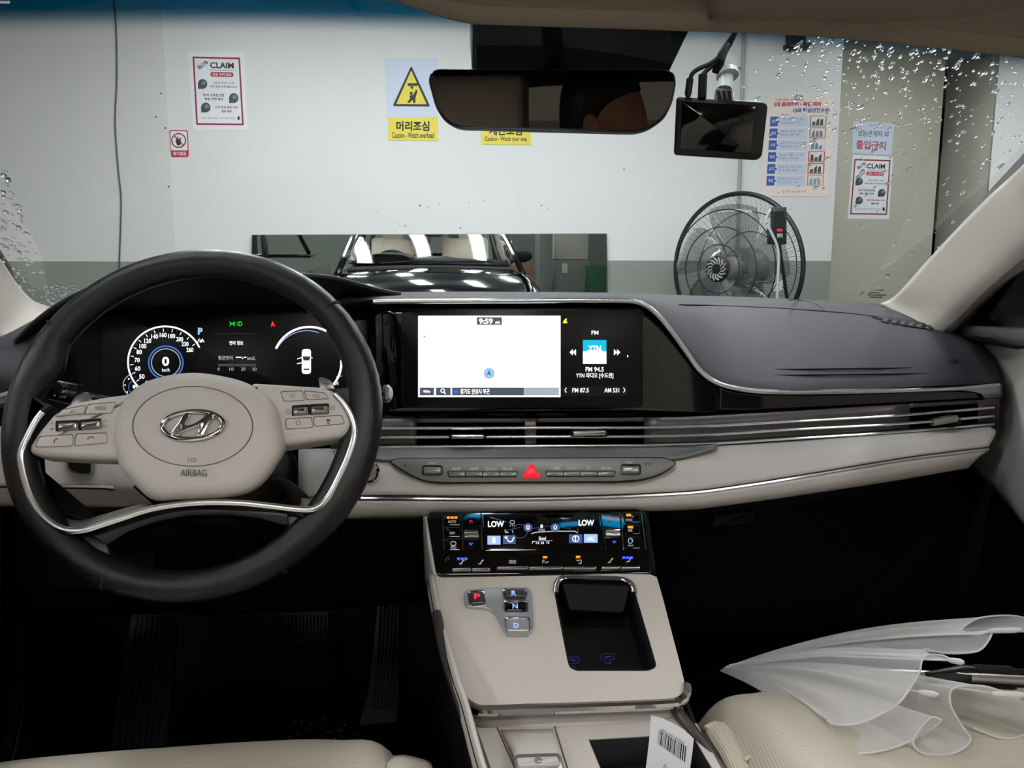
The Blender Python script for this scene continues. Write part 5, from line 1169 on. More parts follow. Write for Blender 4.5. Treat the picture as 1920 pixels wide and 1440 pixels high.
A = Art(BEW, o, .0034, 'lettering'); A.text(M_GRYI, '안전', .40, .06, .62, .13, 0, 1, Qn); A.text(M_NAVY, '성능관계자 외', .12, .26, .88, .46, .01, 1, Qn); A.text(M_RED2, '출입금지', .10, .58, .84, .86, .02, 1, Qn); A.build()
# scuffs on the paint
wf = bpy.data.objects['wall_front']
for k, (x, y, s) in enumerate([(470, 352, 2), (705, 398, 2), (785, 385, 5), (802, 389, 3), (758, 423, 4), (861, 427, 4), (960, 300, 2), (1013, 385, 4), (1025, 392, 3), (1168, 317, 4), (1265, 337, 2), (878, 380, 3), (905, 376, 3), (1090, 330, 2), (747, 420, 2), (822, 382, 3)]):
    bm = NB(); add_prism(bm, WALL, rpts([(x, y), (x + s * .8, y - s * .4), (x + s, y + s * .3), (x + s * .2, y + s * .5)], 1, 2), .0008, .0001); obj('scuff_mark', bm, M_GRYI, wf)
for x, y in ((292, 219), (302, 175), (310, 240), (316, 350)):
    bm = NB(); add_prism(bm, PL_L, ell(x, y, 1.6, 1.8, 8), .0008, .0001); obj('scuff_mark', bm, M_INK, bpy.data.objects['wall_left'])
cb = cr([PL_L.px(x, y, .006) for x, y in ((211, -60), (214, 0), (218, 60), (219, 150), (216, 230), (222, 320), (227, 370), (226, 430), (224, 500), (226, 700))], 60)
tag(obj('hanging_cable', tube_bm(cb, .0036, 8), mat('grey_cable', (70, 74, 72), .5)), 'thin grey cable hanging down the warm white wall', 'cable')
pipe = thing('wall_conduit', 'grey conduit running down the white wall behind the fan', 'pipe', WALL.px(1385, 420, .012))
obj('conduit', tube_bm([WALL.px(1399, -60, .012), WALL.px(1391, 200, .012), WALL.px(1384, 420, .012), WALL.px(1379, 620, .012)], .0115, 10), mat('grey_conduit', (150, 154, 152), .45), pipe)
obj('conduit_branch', tube_bm([WALL.px(1340, 128, .01), WALL.px(1396, 127, .01)], .004, 8), mat('grey_conduit', (150, 154, 152), .45), pipe)
wb = thing('wall_speaker', 'small dark box with bracket high on the white wall', 'box', WALL.px(1497, 60, .03))
obj('box_body', prism_bm(WALL, box2(1484, 20, 1512, 84, 3), .09, .02, .004), M_BLKS, wb); obj('bracket', prism_bm(WALL, box2(1476, 80, 1522, 90, 2), .05, 0, .002), M_BLK, wb)
obj('hook', tube_bm(cr([WALL.px(x, y, .03) for x, y in ((1474, 86), (1478, 96), (1486, 92))], 8), .004, 6), M_BLK, wb)
# ------------------------------------------------------------------ long mirror on the wall
tm = math.radians(MIRROR_TILT)
MR = Pl(WALL.px(805, 440, .02), WALL.n * math.cos(tm) - UP * math.sin(tm))
wm = thing('wall_mirror', 'long frameless mirror on the wall reflecting the front of the car', 'mirror', MR.px(805, 490))
obj('mirror_glass', prism_bm(MR, [(473, 441), (1137, 438.5), (1140, 610), (470, 610)], .006, .001), M_MIRROR, wm, smooth=0)
obj('mirror_back', prism_bm(MR, [(472, 440), (1138, 437.5), (1141, 611), (469, 611)], .001, -.004), M_GRYI, wm)
def behind(px, py, Y):                     # where the mirrored view meets the plane y = Y behind the car
    p = MR.px(px, py); d = ray(px, py); d = d - MR.n * (2 * d.dot(MR.n)); return p + d * ((Y - p.y) / d.y)
# ------------------------------------------------------------------ wall fan
fc = ray(1378, 503); fc = fc * (3.85 / fc.y); FS = 1.375
fa = math.radians(49); FN = Vector((-math.sin(fa), -math.cos(fa), -.03)).normalized()
FR_ = .262 * FS
fan = thing('wall_fan', 'grey wall fan with black wire cage above the dashboard', 'fan', fc)
M_WIRE = mat('black_wire', (24, 26, 28), .4, .3); M_WIRE2 = mat('thin_grey_wire', (70, 74, 74), .4, .3); M_FANG = mat('grey_fan_plastic', (150, 150, 142), .45)
M_BLADE = glass_mat('smoked_fan_blade'); M_BLADE.node_tree.nodes['Transparent BSDF'].inputs['Color'].default_value = (.72, .73, .72, 1)
e1 = UP.cross(FN).normalized(); e2 = FN.cross(e1)
def fpt(r, a, h): return fc + e1 * (r * math.cos(a)) + e2 * (r * math.sin(a)) + FN * h
def fps(r, a, h): return fpt(r * FS, a, h * FS)
def fring(name, r, h, w):
    P = [fpt(r, 2 * PI * k / 64, h) for k in range(65)]; obj(name, tube_bm(P, w * FS, 8, caps=False), M_WIRE, fan)
fring('cage_rim', FR_, 0, .0085)
for r, h in ((.205, .075), (.145, .095), (.085, .105)): fring('cage_ring', r * FS, h * FS, .0022)
for r, h in ((.20, -.07), (.13, -.085)): fring('rear_cage_ring', r * FS, h * FS, .0018)
bm = NB(); bm2 = NB()
for k in range(150):
    a = 2 * PI * k / 150
    add_tube(bm, [fps(.04 + .222 * t, a + .35 * t, .108 * (1 - t ** 4)) for t in (0, .2, .4, .6, .8, .92, 1)], .0008, 4, caps=False)
    if k % 2 == 0: add_tube(bm2, [fps(.05 + .212 * t, a - .2 * t, -.09 * (1 - t ** 4)) for t in (0, .3, .6, .85, 1)], .0008, 4, caps=False)
g_ = obj('cage_wires', bm, M_WIRE2, fan, weld=False); g_['kind'] = 'stuff'
g_ = obj('rear_cage_wires', bm2, M_WIRE2, fan, weld=False); g_['kind'] = 'stuff'
bm = NB(); add_lathe(bm, fc + FN * .10 * FS, FN, [(a * FS, b * FS) for a, b in ((.046, 0), (.046, .010), (.040, .013), (.001, .014))], 32); badge = obj('cage_badge', bm, M_WIRE, fan)
for k in range(14):
    a = 2 * PI * k / 14
    bm = NB(); add_tube(bm, [fps(.018, a, .115), fps(.030, a + .18, .1155), fps(.040, a + .5, .115)], [.003, .0048, .0038], 6); obj('badge_fin', bm, M_FANG, badge)
for k in range(5):
    a0 = 2 * PI * k / 5; G = []
    for i in range(7):
        r = lerp(.045, .225, i / 6); w_ = .25 + .32 * math.sin(PI * min(1, .25 + .6 * i / 6))
        G.append([fps(r, a0 + w_ * (j / 5 - .5) * 2 + .3 * i / 6, .03 + .035 * (j / 5 - .5)) for j in range(6)])
    bm = NB(); add_grid(bm, G); obj('blade', bm, M_BLADE, fan, solid=.002)
bm = NB(); add_lathe(bm, fc, FN, [(a * FS, b * FS) for a, b in ((.001, .06), (.035, .055), (.04, .02), (.04, -.02), (.07, -.03), (.075, -.10), (.06, -.14), (.03, -.16), (.001, -.162))], 28); obj('motor', bm, M_FANG, fan)
wp_ = fc - FN * .14 * FS; wq = Vector((wp_.x + .03, wp_.y, wp_.z - .12)); hitw = WALL.o.dot(WALL.n)
wa = wq + Vector((0, 1, 0)) * ((WALL.o - wq).dot(WALL.n) / Vector((0, 1, 0)).dot(WALL.n))
obj('wall_arm', tube_bm([wp_, wq, wa - Vector((0, .003, 0))], .02, 12), M_FANG, fan)
bx = thing('fan_control_box', 'black fan switch box with a red lamp beside the fan cage', 'switch box', fpt(FR_, -.6, 0))
CBX = Pl(ray(1458, 425) * 3.33, Vector((-.25, -1, 0)))
obj('box_body', prism_bm(CBX, box2(1446, 388, 1475, 458, 2), .02, -.03, .003), M_BLKS, bx); obj('face_recess', prism_bm(CBX, box2(1452, 396, 1471, 442, 2), .0215, .01), M_BLKM, bx)
obj('lamp', prism_bm(CBX, box2(1457, 429, 1467, 434, 1), .024, .01, .001), glow('red_fan_lamp', (220, 30, 50), .8), bx); obj('side_box', prism_bm(CBX, box2(1439, 430, 1448, 458, 1), .012, -.02, .002), M_BLK, bx)
obj('rocker', prism_bm(CBX, box2(1457, 438, 1468, 446, 1), .025, .01, .002), M_GRYI, bx)
obj('box_arm', tube_bm([CBX.px(1455, 420, -.03), fpt(FR_, -.6, 0)], .008, 8), M_BLK, bx)
obj('box_cord', tube_bm(cr([CBX.px(x, y, .03) for x, y in ((1446, 392), (1439, 405), (1438, 418), (1447, 438), (1455, 455), (1460, 475), (1460, 495), (1457, 560))], 40), .006, 8), mat('pale_grey_cord', (170, 172, 176), .5), bx)
sk = sheet('socket_label', 'white paper label on the wall behind the fan cage', 'label', WALL, [(1450, 514), (1469, 514), (1466, 545), (1449, 546)], M_WHITE)

# ------------------------------------------------------------------ rear of the garage, seen in the long mirror
def slab_behind(name, label, cat, x0, y0, x1, y1, Y, m, depth=.08, kind=None, zmin=None):
    a = behind(x0, y0, Y); b = behind(x1, y1, Y)
    lo, hi = min(a.x, b.x), max(a.x, b.x); z0, z1 = min(a.z, b.z), max(a.z, b.z)
    if zmin is not None: z0 = zmin
    o = obj(name, wbox(lo, hi, Y - depth, Y, z0, z1, .004), m, smooth=30); tag(o, label, cat, kind=kind); return o
slab_behind('rear_pillar', 'grey concrete pillar standing behind the car', 'pillar', 1012, 430, 1034, 560, -4.6, mat('grey_concrete', (120, 122, 116), .7), .3, 'structure', FLOOR_Z)
slab_behind('rear_cabinet', 'pale two tone cabinet against the rear wall', 'cabinet', 1040, 430, 1102, 486, -5.0, M_BEIGEW2, .4)
slab_behind('low_cupboard', 'grey low cupboard under the pale cabinet', 'cupboard', 1040, 487, 1102, 575, -5.0, M_WALLG, .4, None, FLOOR_Z)
slab_behind('rear_desk', 'brown wooden desk at the rear wall', 'desk', 955, 492, 996, 530, -4.9, mat('brown_desk_wood', (150, 104, 82), .5), .5, None, FLOOR_Z)
slab_behind('green_bin', 'green bin beside the pale cabinet', 'bin', 1108, 500, 1136, 530, -4.7, mat('green_bin_plastic', (40, 96, 60), .5), .3, None, FLOOR_Z)
slab_behind('paper_note', 'white paper note on the grey cabinet base', 'note', 1054, 494, 1064, 512, -4.985, M_WHITE, .01)
# another car parked beside, seen in the mirror: same build as this car's outside
nb = thing('neighbour_car', 'dark car parked beside, seen at the end of the long mirror', 'car', WPOS['car_body'] + Vector((NEIGHBOUR[0], NEIGHBOUR[1], 0)))
for ch_ in list(body.children):
    if ch_.name.split('.')[0] in ('wiper', 'centre_pillar'): continue
    c_ = ch_.copy(); COL.objects.link(c_); c_.parent = nb
bm = NB(); add_grid(bm, [[glass_pt(-1 + 2 * j / 10, i / 8) + Vector((NEIGHBOUR[0], NEIGHBOUR[1], 0)) for j in range(11)] for i in range(9)])
M_DARKG = glass_mat('dark_car_glass'); M_DARKG.node_tree.nodes['Transparent BSDF'].inputs['Color'].default_value = (.12, .14, .16, 1)
obj('windshield_glass', bm, M_DARKG, nb)
# ------------------------------------------------------------------ rear view mirror and camera
rv = thing('rear_view_mirror', 'black rear view mirror hanging from the windshield', 'mirror', car(1035, 187, .80))
RV = Pl(car(1035, 187, .80), Vector((MIRROR_YAW, -1, MIRROR_PITCH)))
rvo = rpts([(800, 148), (806, 131), (820, 126), (1252, 127), (1266, 133), (1271, 150), (1264, 190), (1248, 222), (1222, 241), (1196, 249), (856, 240), (832, 228), (814, 200)], 12, 4)
obj('mirror_shell', prism_bm(RV, rvo, .0, -.03, .010, 4), M_BLKS, rv)
gi = [(1035 + (x - 1035) * .972, 187 + (y - 187) * .92) for x, y in rvo]
obj('mirror_glass', prism_bm(RV, gi, .0010, -.001), M_DARKMIRROR, rv, smooth=0)
SH = Pl(car(1090, 85, .895), -FW * .55 - UP * .84)
sh_o = thing('sensor_cover', 'black sensor cover on the windshield above the rear view mirror', 'cover', SH.px(1090, 85))
obj('cover_shell', prism_bm(SH, [(889, 26), (1304, 40), (1292, 62), (1256, 136), (1246, 150), (900, 150), (888, 136)], .0, -.055, .004, 2), M_BLKM, sh_o)
obj('cover_flange', prism_bm(SH, [(886, 26), (896, 26), (894, 150), (885, 140)], .003, -.05, .001), M_BLK, sh_o)
obj('mirror_stem', tube_bm([car(1040, 180, .828), SH.px(1040, 140, -.01)], .012, 12), M_BLKS, rv)
dc = thing('dash_camera', 'black dash camera with dark screen hanging from the windshield', 'dash camera', car(1350, 240, .90))
DC = Pl(car(1350, 240, .90), Vector((-.22, -1, -.12)))
obj('camera_body', prism_bm(DC, rpts([(1268, 181), (1433, 191), (1440, 198), (1429, 292), (1421, 300), (1263, 290)], 7), 0, -.020, .003, 3), M_BLKS, dc)
obj('camera_screen', prism_bm(DC, rpts([(1279, 190), (1416, 198), (1408, 288), (1274, 279)], 3), .0006, -.004, .0003), M_GLOSS, dc)
obj('edge_trim', tube_bm([DC.px(1434, 196, -.004), DC.px(1425, 290, -.004)], .0022, 6), M_GREYP, dc)
M_CLR = mat('clear_mount_plastic', (200, 204, 204), .15, spec=.6)
gp = bvh.ray_cast(Vector((0, 0, 0)), ray(1362, 130).normalized())[0]
obj('mount_pad', tube_bm([gp - (FW * .45 + UP * .89) * .004, gp - (FW * .45 + UP * .89) * .010], .013, 20), M_CLR, dc)
obj('mount_arm', prism_bm(DC, rpts([(1342, 165), (1374, 167), (1378, 192), (1338, 190)], 2), -.004, -.016, .001), M_SATIN, dc)
for k in range(3): obj('mount_fin', prism_bm(DC, [(1344 + k * 10, 170), (1350 + k * 10, 170), (1354 + k * 10, 192), (1346 + k * 10, 191)], .001, -.004), M_BLKS, dc)
obj('mount_link', tube_bm([DC.px(1358, 168, -.01), gp], .009, 10), M_CLR, dc)
cab = thing('camera_cable', 'black cable bundle running from the headliner to the dash camera', 'cable', car(1350, 110, .91))
obj('main_cable', tube_bm(cr([car(x, y, v) for x, y, v in ((1392, 34, .80), (1380, 58, .84), (1366, 82, .88), (1354, 102, .90), (1348, 120, .905), (1345, 135, .91))], 24), [.0030 + .0035 * max(0, (i - 10) / 13) for i in range(24)], 10), M_BLKM, cab)
obj('cable_branch', tube_bm(cr([car(x, y, .905) for x, y in ((1352, 104), (1334, 118), (1308, 130), (1297, 140), (1292, 160))], 20), .0026, 8), M_BLKM, cab)
obj('cable_branch', tube_bm(cr([car(x, y, .905) for x, y in ((1350, 110), (1330, 128), (1318, 140), (1316, 150))], 16), .0026, 8), M_BLKM, cab)
obj('plug', tube_bm([car(1294, 148, .905), car(1290, 176, .905), car(1290, 184, .905)], [.0042, .0042, .0022], 10), M_BLKS, cab)
obj('plug', tube_bm([car(1318, 140, .905), car(1316, 184, .905)], .0052, 10), M_BLKS, cab)
# ------------------------------------------------------------------ seats
def seat(name, label, u0, u1, vf, z):
    t = thing(name, label, 'car seat', uvw((u0 + u1) / 2, .3, -.86)); w = u1 - u0
    def r(v, zz, side, bol): # across profile
        return [uvw(u0 + w * a, v - .03 * (2 * a - 1) ** 4, zz + (bol if (a < .16 or a > .84) else 0) - (side if a in (0, 1) else 0)) for a in (0, .06, .14, .22, .35, .5, .65, .78, .86, .94, 1)]
    obj('cushion', loft_bm([r(vf - .02, z - .30, 0, 0), r(vf + .015, z - .13, 0, 0), r(vf + .012, z - .04, .02, 0), r(vf - .02, z - .005, .04, .0), r(vf - .10, z + .004, .05, .008), r(vf - .25, z, .06, .02), r(vf - .5, z - .02, .06, .03), r(vf - .80, z - .05, .06, .03)], 50, 40), M_SEAT, t, smooth=60, solid=.01, offset=-1)
    obj('backrest', loft_bm([r(vf - .82, z - .03, .02, .02), r(vf - .88, z + .15, .02, .03), r(vf - .98, z + .42, .02, .03), r(vf - 1.06, z + .56, .02, 0), r(vf - 1.14, z + .55, .02, 0), r(vf - 1.06, z + .2, .02, 0)], 40, 30), M_SEATP, t, smooth=60, solid=.01)
    hb = uvw((u0 + u1) / 2, vf - 1.12, z + .64)
    bm = NB(); add_box(bm, hb, R, FW, UP, .25, .09, .15); bevel_all(bm, .03, 4); obj('headrest', bm, M_SEATP, t)
    obj('seat_base', cbox(u0 + .03, u1 - .03, vf - .8, vf - .06, -.86, z - .10, .01), M_BLK, t)
    return t
ps = seat('passenger_seat', 'cream perforated passenger seat under the clear umbrella', .29, .80, .765, -.452)
dsx = seat('driver_seat', 'cream perforated driver seat edge under the steering wheel', -.485, -.02, .748, -.462)
# ribbed side bolster of the passenger seat
def sp_(x, y, l=0.0): return atz(x, y, -.447 + l)
bol = [(1316, 1362), (1330, 1350), (1350, 1352), (1368, 1368), (1385, 1395), (1400, 1440), (1415, 1490)]
obj('bolster', loft_bm([[atz(x, y, -.462) for x, y in ((1312, 1375), (1316, 1385), (1326, 1405), (1342, 1430), (1356, 1455), (1372, 1480), (1390, 1510))], [atz(x, y, -.440) for x, y in ((1322, 1360), (1334, 1366), (1346, 1385), (1362, 1410), (1375, 1438), (1390, 1466), (1406, 1500))], [atz(x, y, -.450) for x, y in ((1340, 1350), (1356, 1356), (1374, 1374), (1390, 1402), (1402, 1432), (1414, 1460), (1428, 1492))]], 24, 12), M_SEATP, ps, solid=.006)
BR = [[atz(x, y, -.462) for x, y in ((1312, 1375), (1316, 1385), (1326, 1405), (1342, 1430), (1356, 1455), (1372, 1480), (1390, 1510))], [atz(x, y, -.440) for x, y in ((1322, 1360), (1334, 1366), (1346, 1385), (1362, 1410), (1375, 1438), (1390, 1466), (1406, 1500))], [atz(x, y, -.450) for x, y in ((1340, 1350), (1356, 1356), (1374, 1374), (1390, 1402), (1402, 1432), (1414, 1460), (1428, 1492))]]
BL = loft(BR, 24, 25)
for k in range(7, 24, 2): obj('bolster_rib', tube_bm([p + UP * .0004 for p in BL[k][3:]], .0010, 6), M_SEATP, ps)
obj('seam_piping', tube_bm(cr([atz(x, y, -.446) for x, y in ((1395, 1425), (1412, 1418), (1435, 1424), (1455, 1438), (1475, 1465))], 16), .002, 6), M_SEATP, ps)
obj('side_valance', loft_bm([[car(x, y, .68) for x, y in ((738, 1446), (744, 1436), (775, 1440), (800, 1448))], [car(x, y, .64) for x, y in ((740, 1470), (746, 1466), (780, 1470), (808, 1480))]], 10, 5), M_SEATP, dsx, solid=.01)
# ------------------------------------------------------------------ pedals, footrest, mat
bp = thing('brake_pedal', 'black ribbed brake pedal in the dark driver footwell', 'pedal', car(566, 1178, 1.36))
BPP = Pl(car(566, 1178, 1.36), -FW * .85 + UP * .5)
obj('pad', prism_bm(BPP, rpts([(513, 1150), (620, 1145), (619, 1185), (606, 1206), (526, 1210), (512, 1188)], 10), 0, -.015, .003), M_RUBBER, bp)
for k in range(15):
    x = 519 + k * 6.8
    obj('rib', tube_bm(cr([BPP.px(x + (566 - x) * .0, 1152, .001), BPP.px(x, 1178, .003), BPP.px(x + (566 - x) * .12, 1203, .001)], 6), .0018, 6), M_RUBBER, bp)
obj('pedal_arm', tube_bm([BPP.px(566, 1160, -.01), car(566, 1060, 1.5)], .012, 8), M_BLK, bp)
ap = thing('accelerator_pedal', 'tall black accelerator pedal hinged on the floor', 'pedal', car(712, 1360, 1.22))
APP = Pl(car(715, 1240, 1.30), -FW * .72 + UP * .69)
obj('pad', prism_bm(APP, rpts([(708, 1130), (752, 1128), (746, 1354), (671, 1362), (690, 1290), (700, 1215)], 6), 0, -.02, .003), M_RUBBER, ap)
for k in range(6):
    x = 713 + k * 7
    obj('rib', tube_bm([APP.px(x, 1136, .002), APP.px(x - 6, 1240, .002), APP.px(x - 14, 1330, .002)], .0018, 6), M_RUBBER, ap)
fr = thing('foot_rest', 'ribbed black foot rest at the left of the driver footwell', 'foot rest', car(275, 1390, 1.15))
FRP = Pl(car(275, 1290, 1.25), -FW * .55 + UP * .83)
obj('rest_plate', prism_bm(FRP, rpts([(246, 1150), (330, 1150), (322, 1290), (312, 1402), (205, 1408), (222, 1290)], 6), 0, -.02, .003), M_RUBBER, fr)
for k in range(8):
    a = k / 8.0; b = (k + .72) / 8.0
    obj('tread', prism_bm(FRP, [bil([(250, 1156), (327, 1156), (310, 1398), (209, 1403)], a, 0), bil([(250, 1156), (327, 1156), (310, 1398), (209, 1403)], b, 0), bil([(250, 1156), (327, 1156), (310, 1398), (209, 1403)], b, 1), bil([(250, 1156), (327, 1156), (310, 1398), (209, 1403)], a, 1)], .005, -.002, .001), M_RUBBER, fr)
mt = thing('floor_mat', 'black driver floor mat with crumbs on it', 'floor mat', uvw(-.2, 1.1, -.85))
obj('mat_carpet', (lambda bm: (add_box(bm, uvw(-.20, 1.02, -.852), R, FW, UP, .42, .62, .014), bevel_all(bm, .006))[1])(NB()), M_CARPET, mt)
bm = NB(); rnd = random.Random(5)
for k in range(70):
    x = rnd.gauss(580, 50) if k < 50 else rnd.uniform(330, 700); y = rnd.gauss(1366, 16) if k < 50 else rnd.uniform(1290, 1390)
    c = atz(x, min(y, 1386), -.843); s = rnd.uniform(.0012, .0028); a = rnd.uniform(0, PI)
    ax = Vector((math.cos(a), math.sin(a), 0)); add_box(bm, c, ax, Vector((-ax.y, ax.x, 0)), UP, s * rnd.uniform(1, 3.4), s, s * .6)
cr_ = obj('crumbs', bm, mat('dry_leaf_crumbs', (110, 78, 50), .8, noise=(300, .5)), weld=False); tag(cr_, 'dry leaf crumbs scattered on the driver floor mat', 'crumbs', kind='stuff')
# ------------------------------------------------------------------ barcode tag
TGP = Pl(car(1255, 1400, .645), -FW * .85 + UP * .45 - R * .25)
tgo = [(1221, 1341), (1243, 1347), (1264, 1357), (1285, 1370), (1301, 1385), (1298, 1412), (1294, 1440), (1289, 1475), (1206, 1470), (1211, 1440), (1217, 1390)]
tg = obj('barcode_tag', prism_bm(TGP, tgo, .0003, -.0003), M_WHITE); tag(tg, 'white paper tag with a barcode standing in the cup holder', 'tag')
A = Art(TGP, tg, .0006, 'lettering'); QB = [(1236, 1368), (1288, 1400), (1285, 1430), (1233, 1394)]
rb = random.Random(3); u = 0.0
while u < 1:
    wv = rb.choice((.014, .014, .028, .042)); A.quad(M_INK, QB, u, 0, min(u + wv, 1), 1); u += wv + rb.choice((.016, .024, .034))
A.text(M_INK, '8801234 567890', .06, -.16, .9, -.05, 0, 1, QB); A.text(M_GRYI, 'A', 1243, 1433, 1250, 1440); A.build()
# ------------------------------------------------------------------ clear umbrella on the passenger seat
def vinyl(name, dens):
    m = bpy.data.materials.new(name); m.use_nodes = True; nt = m.node_tree; nt.nodes.clear()
    out = nt.nodes.new('ShaderNodeOutputMaterial'); mx = nt.nodes.new('ShaderNodeMixShader'); tr = nt.nodes.new('ShaderNodeBsdfTransparent')
    ad = nt.nodes.new('ShaderNodeMixShader'); df = nt.nodes.new('ShaderNodeBsdfDiffuse'); tl = nt.nodes.new('ShaderNodeBsdfTranslucent')
    df.inputs[0].default_value = (.9, .9, .9, 1); tl.inputs[0].default_value = (.86, .87, .88, 1); ad.inputs[0].default_value = .22
    lw = nt.nodes.new('ShaderNodeLayerWeight'); lw.inputs['Blend'].default_value = .5
    ma = nt.nodes.new('ShaderNodeMath'); ma.operation = 'MULTIPLY_ADD'; ma.inputs[1].default_value = .55; ma.inputs[2].default_value = dens; ma.use_clamp = True
    nt.links.new(lw.outputs['Facing'], ma.inputs[0]); nt.links.new(ma.outputs[0], mx.inputs[0])
    nt.links.new(df.outputs[0], ad.inputs[1]); nt.links.new(tl.outputs[0], ad.inputs[2]); nt.links.new(tr.outputs[0], mx.inputs[1]); nt.links.new(ad.outputs[0], mx.inputs[2]); nt.links.new(mx.outputs[0], out.inputs[0])
    MATS[name] = m; return m
M_VINYL = vinyl('frosted_clear_vinyl', .30)
um = thing('umbrella', 'folded frosted clear umbrella lying on the passenger seat', 'umbrella', car(1640, 1380, .70))
HEMP = [(1990, 1185, -.385), (1920, 1158, -.385), (1886, 1154, -.385), (1840, 1158, -.385), (1818, 1168, -.382), (1803, 1182, -.38), (1830, 1190, -.375), (1859, 1184, -.375), (1852, 1203, -.38), (1835, 1220, -.385),
        (1800, 1225, -.387), (1766, 1224, -.39), (1735, 1217, -.392), (1750, 1232, -.375), (1782, 1238, -.37), (1770, 1230, -.37), (1740, 1228, -.372), (1728, 1240, -.375), (1725, 1258, -.38), (1708, 1288, -.39), (1685, 1318, -.40),
        (1650, 1340, -.412), (1603, 1358, -.422), (1560, 1357, -.43), (1540, 1335, -.434), (1562, 1372, -.437), (1560, 1388, -.438), (1580, 1410, -.438), (1630, 1412, -.437), (1690, 1397, -.435), (1740, 1370, -.428), (1765, 1350, -.412), (1745, 1345, -.412),
        (1712, 1390, -.432), (1728, 1412, -.437), (1786, 1413, -.437), (1820, 1386, -.43), (1802, 1358, -.418), (1782, 1320, -.40), (1786, 1292, -.388), (1840, 1286, -.382), (1886, 1300, -.39), (1918, 1318, -.405), (1935, 1350, -.425), (1925, 1375, -.437), (1880, 1385, -.437), (1825, 1365, -.434)]
APX = atz(1345, 1256, -.485)
H3 = cr([atz(x, y, z) for x, y, z in HEMP], 300)
NSS = 22
def um_row(t): return [APX.lerp(h, t) + UP * (.012 * math.sin(PI * t)) + Vector((0, .004 * math.sin(i * .35), .003 * math.sin(i * .5 + 1))) * (t * (1 - t) * 4) for i, h in enumerate(H3)]
bm = NB(); add_grid(bm, [um_row(.03 + .97 * i / NSS) for i in range(NSS + 1)])
can = obj('canopy', bm, M_VINYL, um, smooth=80)
obj('hem', tube_bm(H3, .0010, 6), vinyl('vinyl_hem', .75), um)
M_RIBW = mat('white_rib_plastic', (226, 228, 230), .35)
for k, ((x0, y0, z0), (x1, y1, z1)) in enumerate((((1858, 1183, -.374), (1915, 1181, -.372)), ((1782, 1238, -.368), (1808, 1242, -.366)), ((1728, 1298, -.395), (1760, 1303, -.393)), ((1868, 1301, -.386), (1925, 1303, -.384)), ((1560, 1388, -.436), (1572, 1400, -.436)), ((1820, 1386, -.428), (1836, 1394, -.428)))):
    a = atz(x0, y0, z0); b = atz(x1, y1, z1)
    if k < 4:
        obj('rib', tube_bm([APX.lerp(a, .05) + UP * .004, APX.lerp(a, .5) + UP * .012, a], .0010, 6), M_RIBW, um)
        d = (b - a); obj('rib_tip', tube_bm([a - d * .15, a + d * .1, a + d * .75, b], [.0020, .0028, .0030, .0014], 8), M_RIBW, um)
SHZ = -.405
obj('shaft', tube_bm([atz(1500, 1255, -.44), atz(1740, 1266, SHZ), atz(2100, 1285, SHZ + .01)], .0045, 10), M_SATIN, um)
obj('runner', tube_bm([atz(1738, 1270, SHZ), atz(1790, 1266, SHZ), atz(1802, 1266, SHZ), atz(1900, 1272, SHZ)], [.0055, .0085, .0105, .0110], 14), M_BLKS, um)
obj('runner_grip', tube_bm([atz(1826, 1267, SHZ), atz(1896, 1271, SHZ), atz(1902, 1271, SHZ), atz(2060, 1278, SHZ)], [.0115, .0118, .0095, .0085], 14), M_BLKM, um)
obj('strap', loft_bm([[atz(x, y, SHZ + .004) for x, y in ((1731, 1278), (1758, 1264), (1790, 1254), (1822, 1249))], [atz(x, y, SHZ + .006) for x, y in ((1731, 1280), (1760, 1282), (1800, 1280), (1822, 1278))]], 12, 5), M_BLKM, um, solid=.001)
# ------------------------------------------------------------------ rain drops on the outside of the windshield
md = bpy.data.materials.new('rain_water'); md.use_nodes = True; nt = md.node_tree; nt.nodes.clear()
o_ = nt.nodes.new('ShaderNodeOutputMaterial'); gq = nt.nodes.new('ShaderNodeBsdfGlass'); gq.inputs['IOR'].default_value = 1.33; gq.inputs['Roughness'].default_value = 0; nt.links.new(gq.outputs[0], o_.inputs[0])
gn = (FW * .45 + UP * .89).normalized(); sl = (UP * .45 - FW * .89).normalized()
bm = NB(); rd = random.Random(11); n = 0
def drop(px, py, rpx, el):
    h = bvh.ray_cast(Vector((0, 0, 0)), ray(px, py).normalized())[0]
    if h is None: return
    r = rpx * h.length / FPX; c = h + gn * .0012
    N, Mq = 8, 4; rings = []
    rot = rd.uniform(-.5, .5); ax = (R * math.cos(rot) + sl * math.sin(rot)); ay = (sl * math.cos(rot) - R * math.sin(rot))
    for i in range(Mq):
        b = PI / 2 * i / Mq
        rings.append([c + ax * (r * math.cos(b) * math.cos(2 * PI * j / N)) + ay * (r * el * math.cos(b) * math.sin(2 * PI * j / N)) + gn * (r * .42 * math.sin(b)) for j in range(N)])
    Vv = add_grid(bm, rings, closed_u=True); top = bm.verts.new(c + gn * r * .42)
    for j in range(N): bm.faces.new((Vv[-1][j], Vv[-1][(j + 1) % N], top))
    bm.faces.new(list(reversed(Vv[0])))
while n < 540:
    x = rd.uniform(1385, 1925); y = rd.uniform(45, 520)
    w_ = math.exp(-((y - 120) / 190) ** 2) * min(1, (x - 1370) / 200) + .12 * (x > 1580)
    if rd.random() > w_: continue
    if y > 470 and x < 1640: continue
    drop(x, y, rd.choice((1.2, 1.5, 1.8, 2.2, 2.6, 3.2, 4.2, 5.0)) * rd.uniform(.68, 1.0), rd.uniform(1.3, 2.2)); n += 1
for k in range(150):
    y = rd.uniform(320, 575); x = rd.uniform(0, 12 + (y - 320) * .36)
    drop(x, y, rd.choice((1.2, 1.6, 2.2, 3.0, 3.6)), rd.uniform(1.2, 2.2))
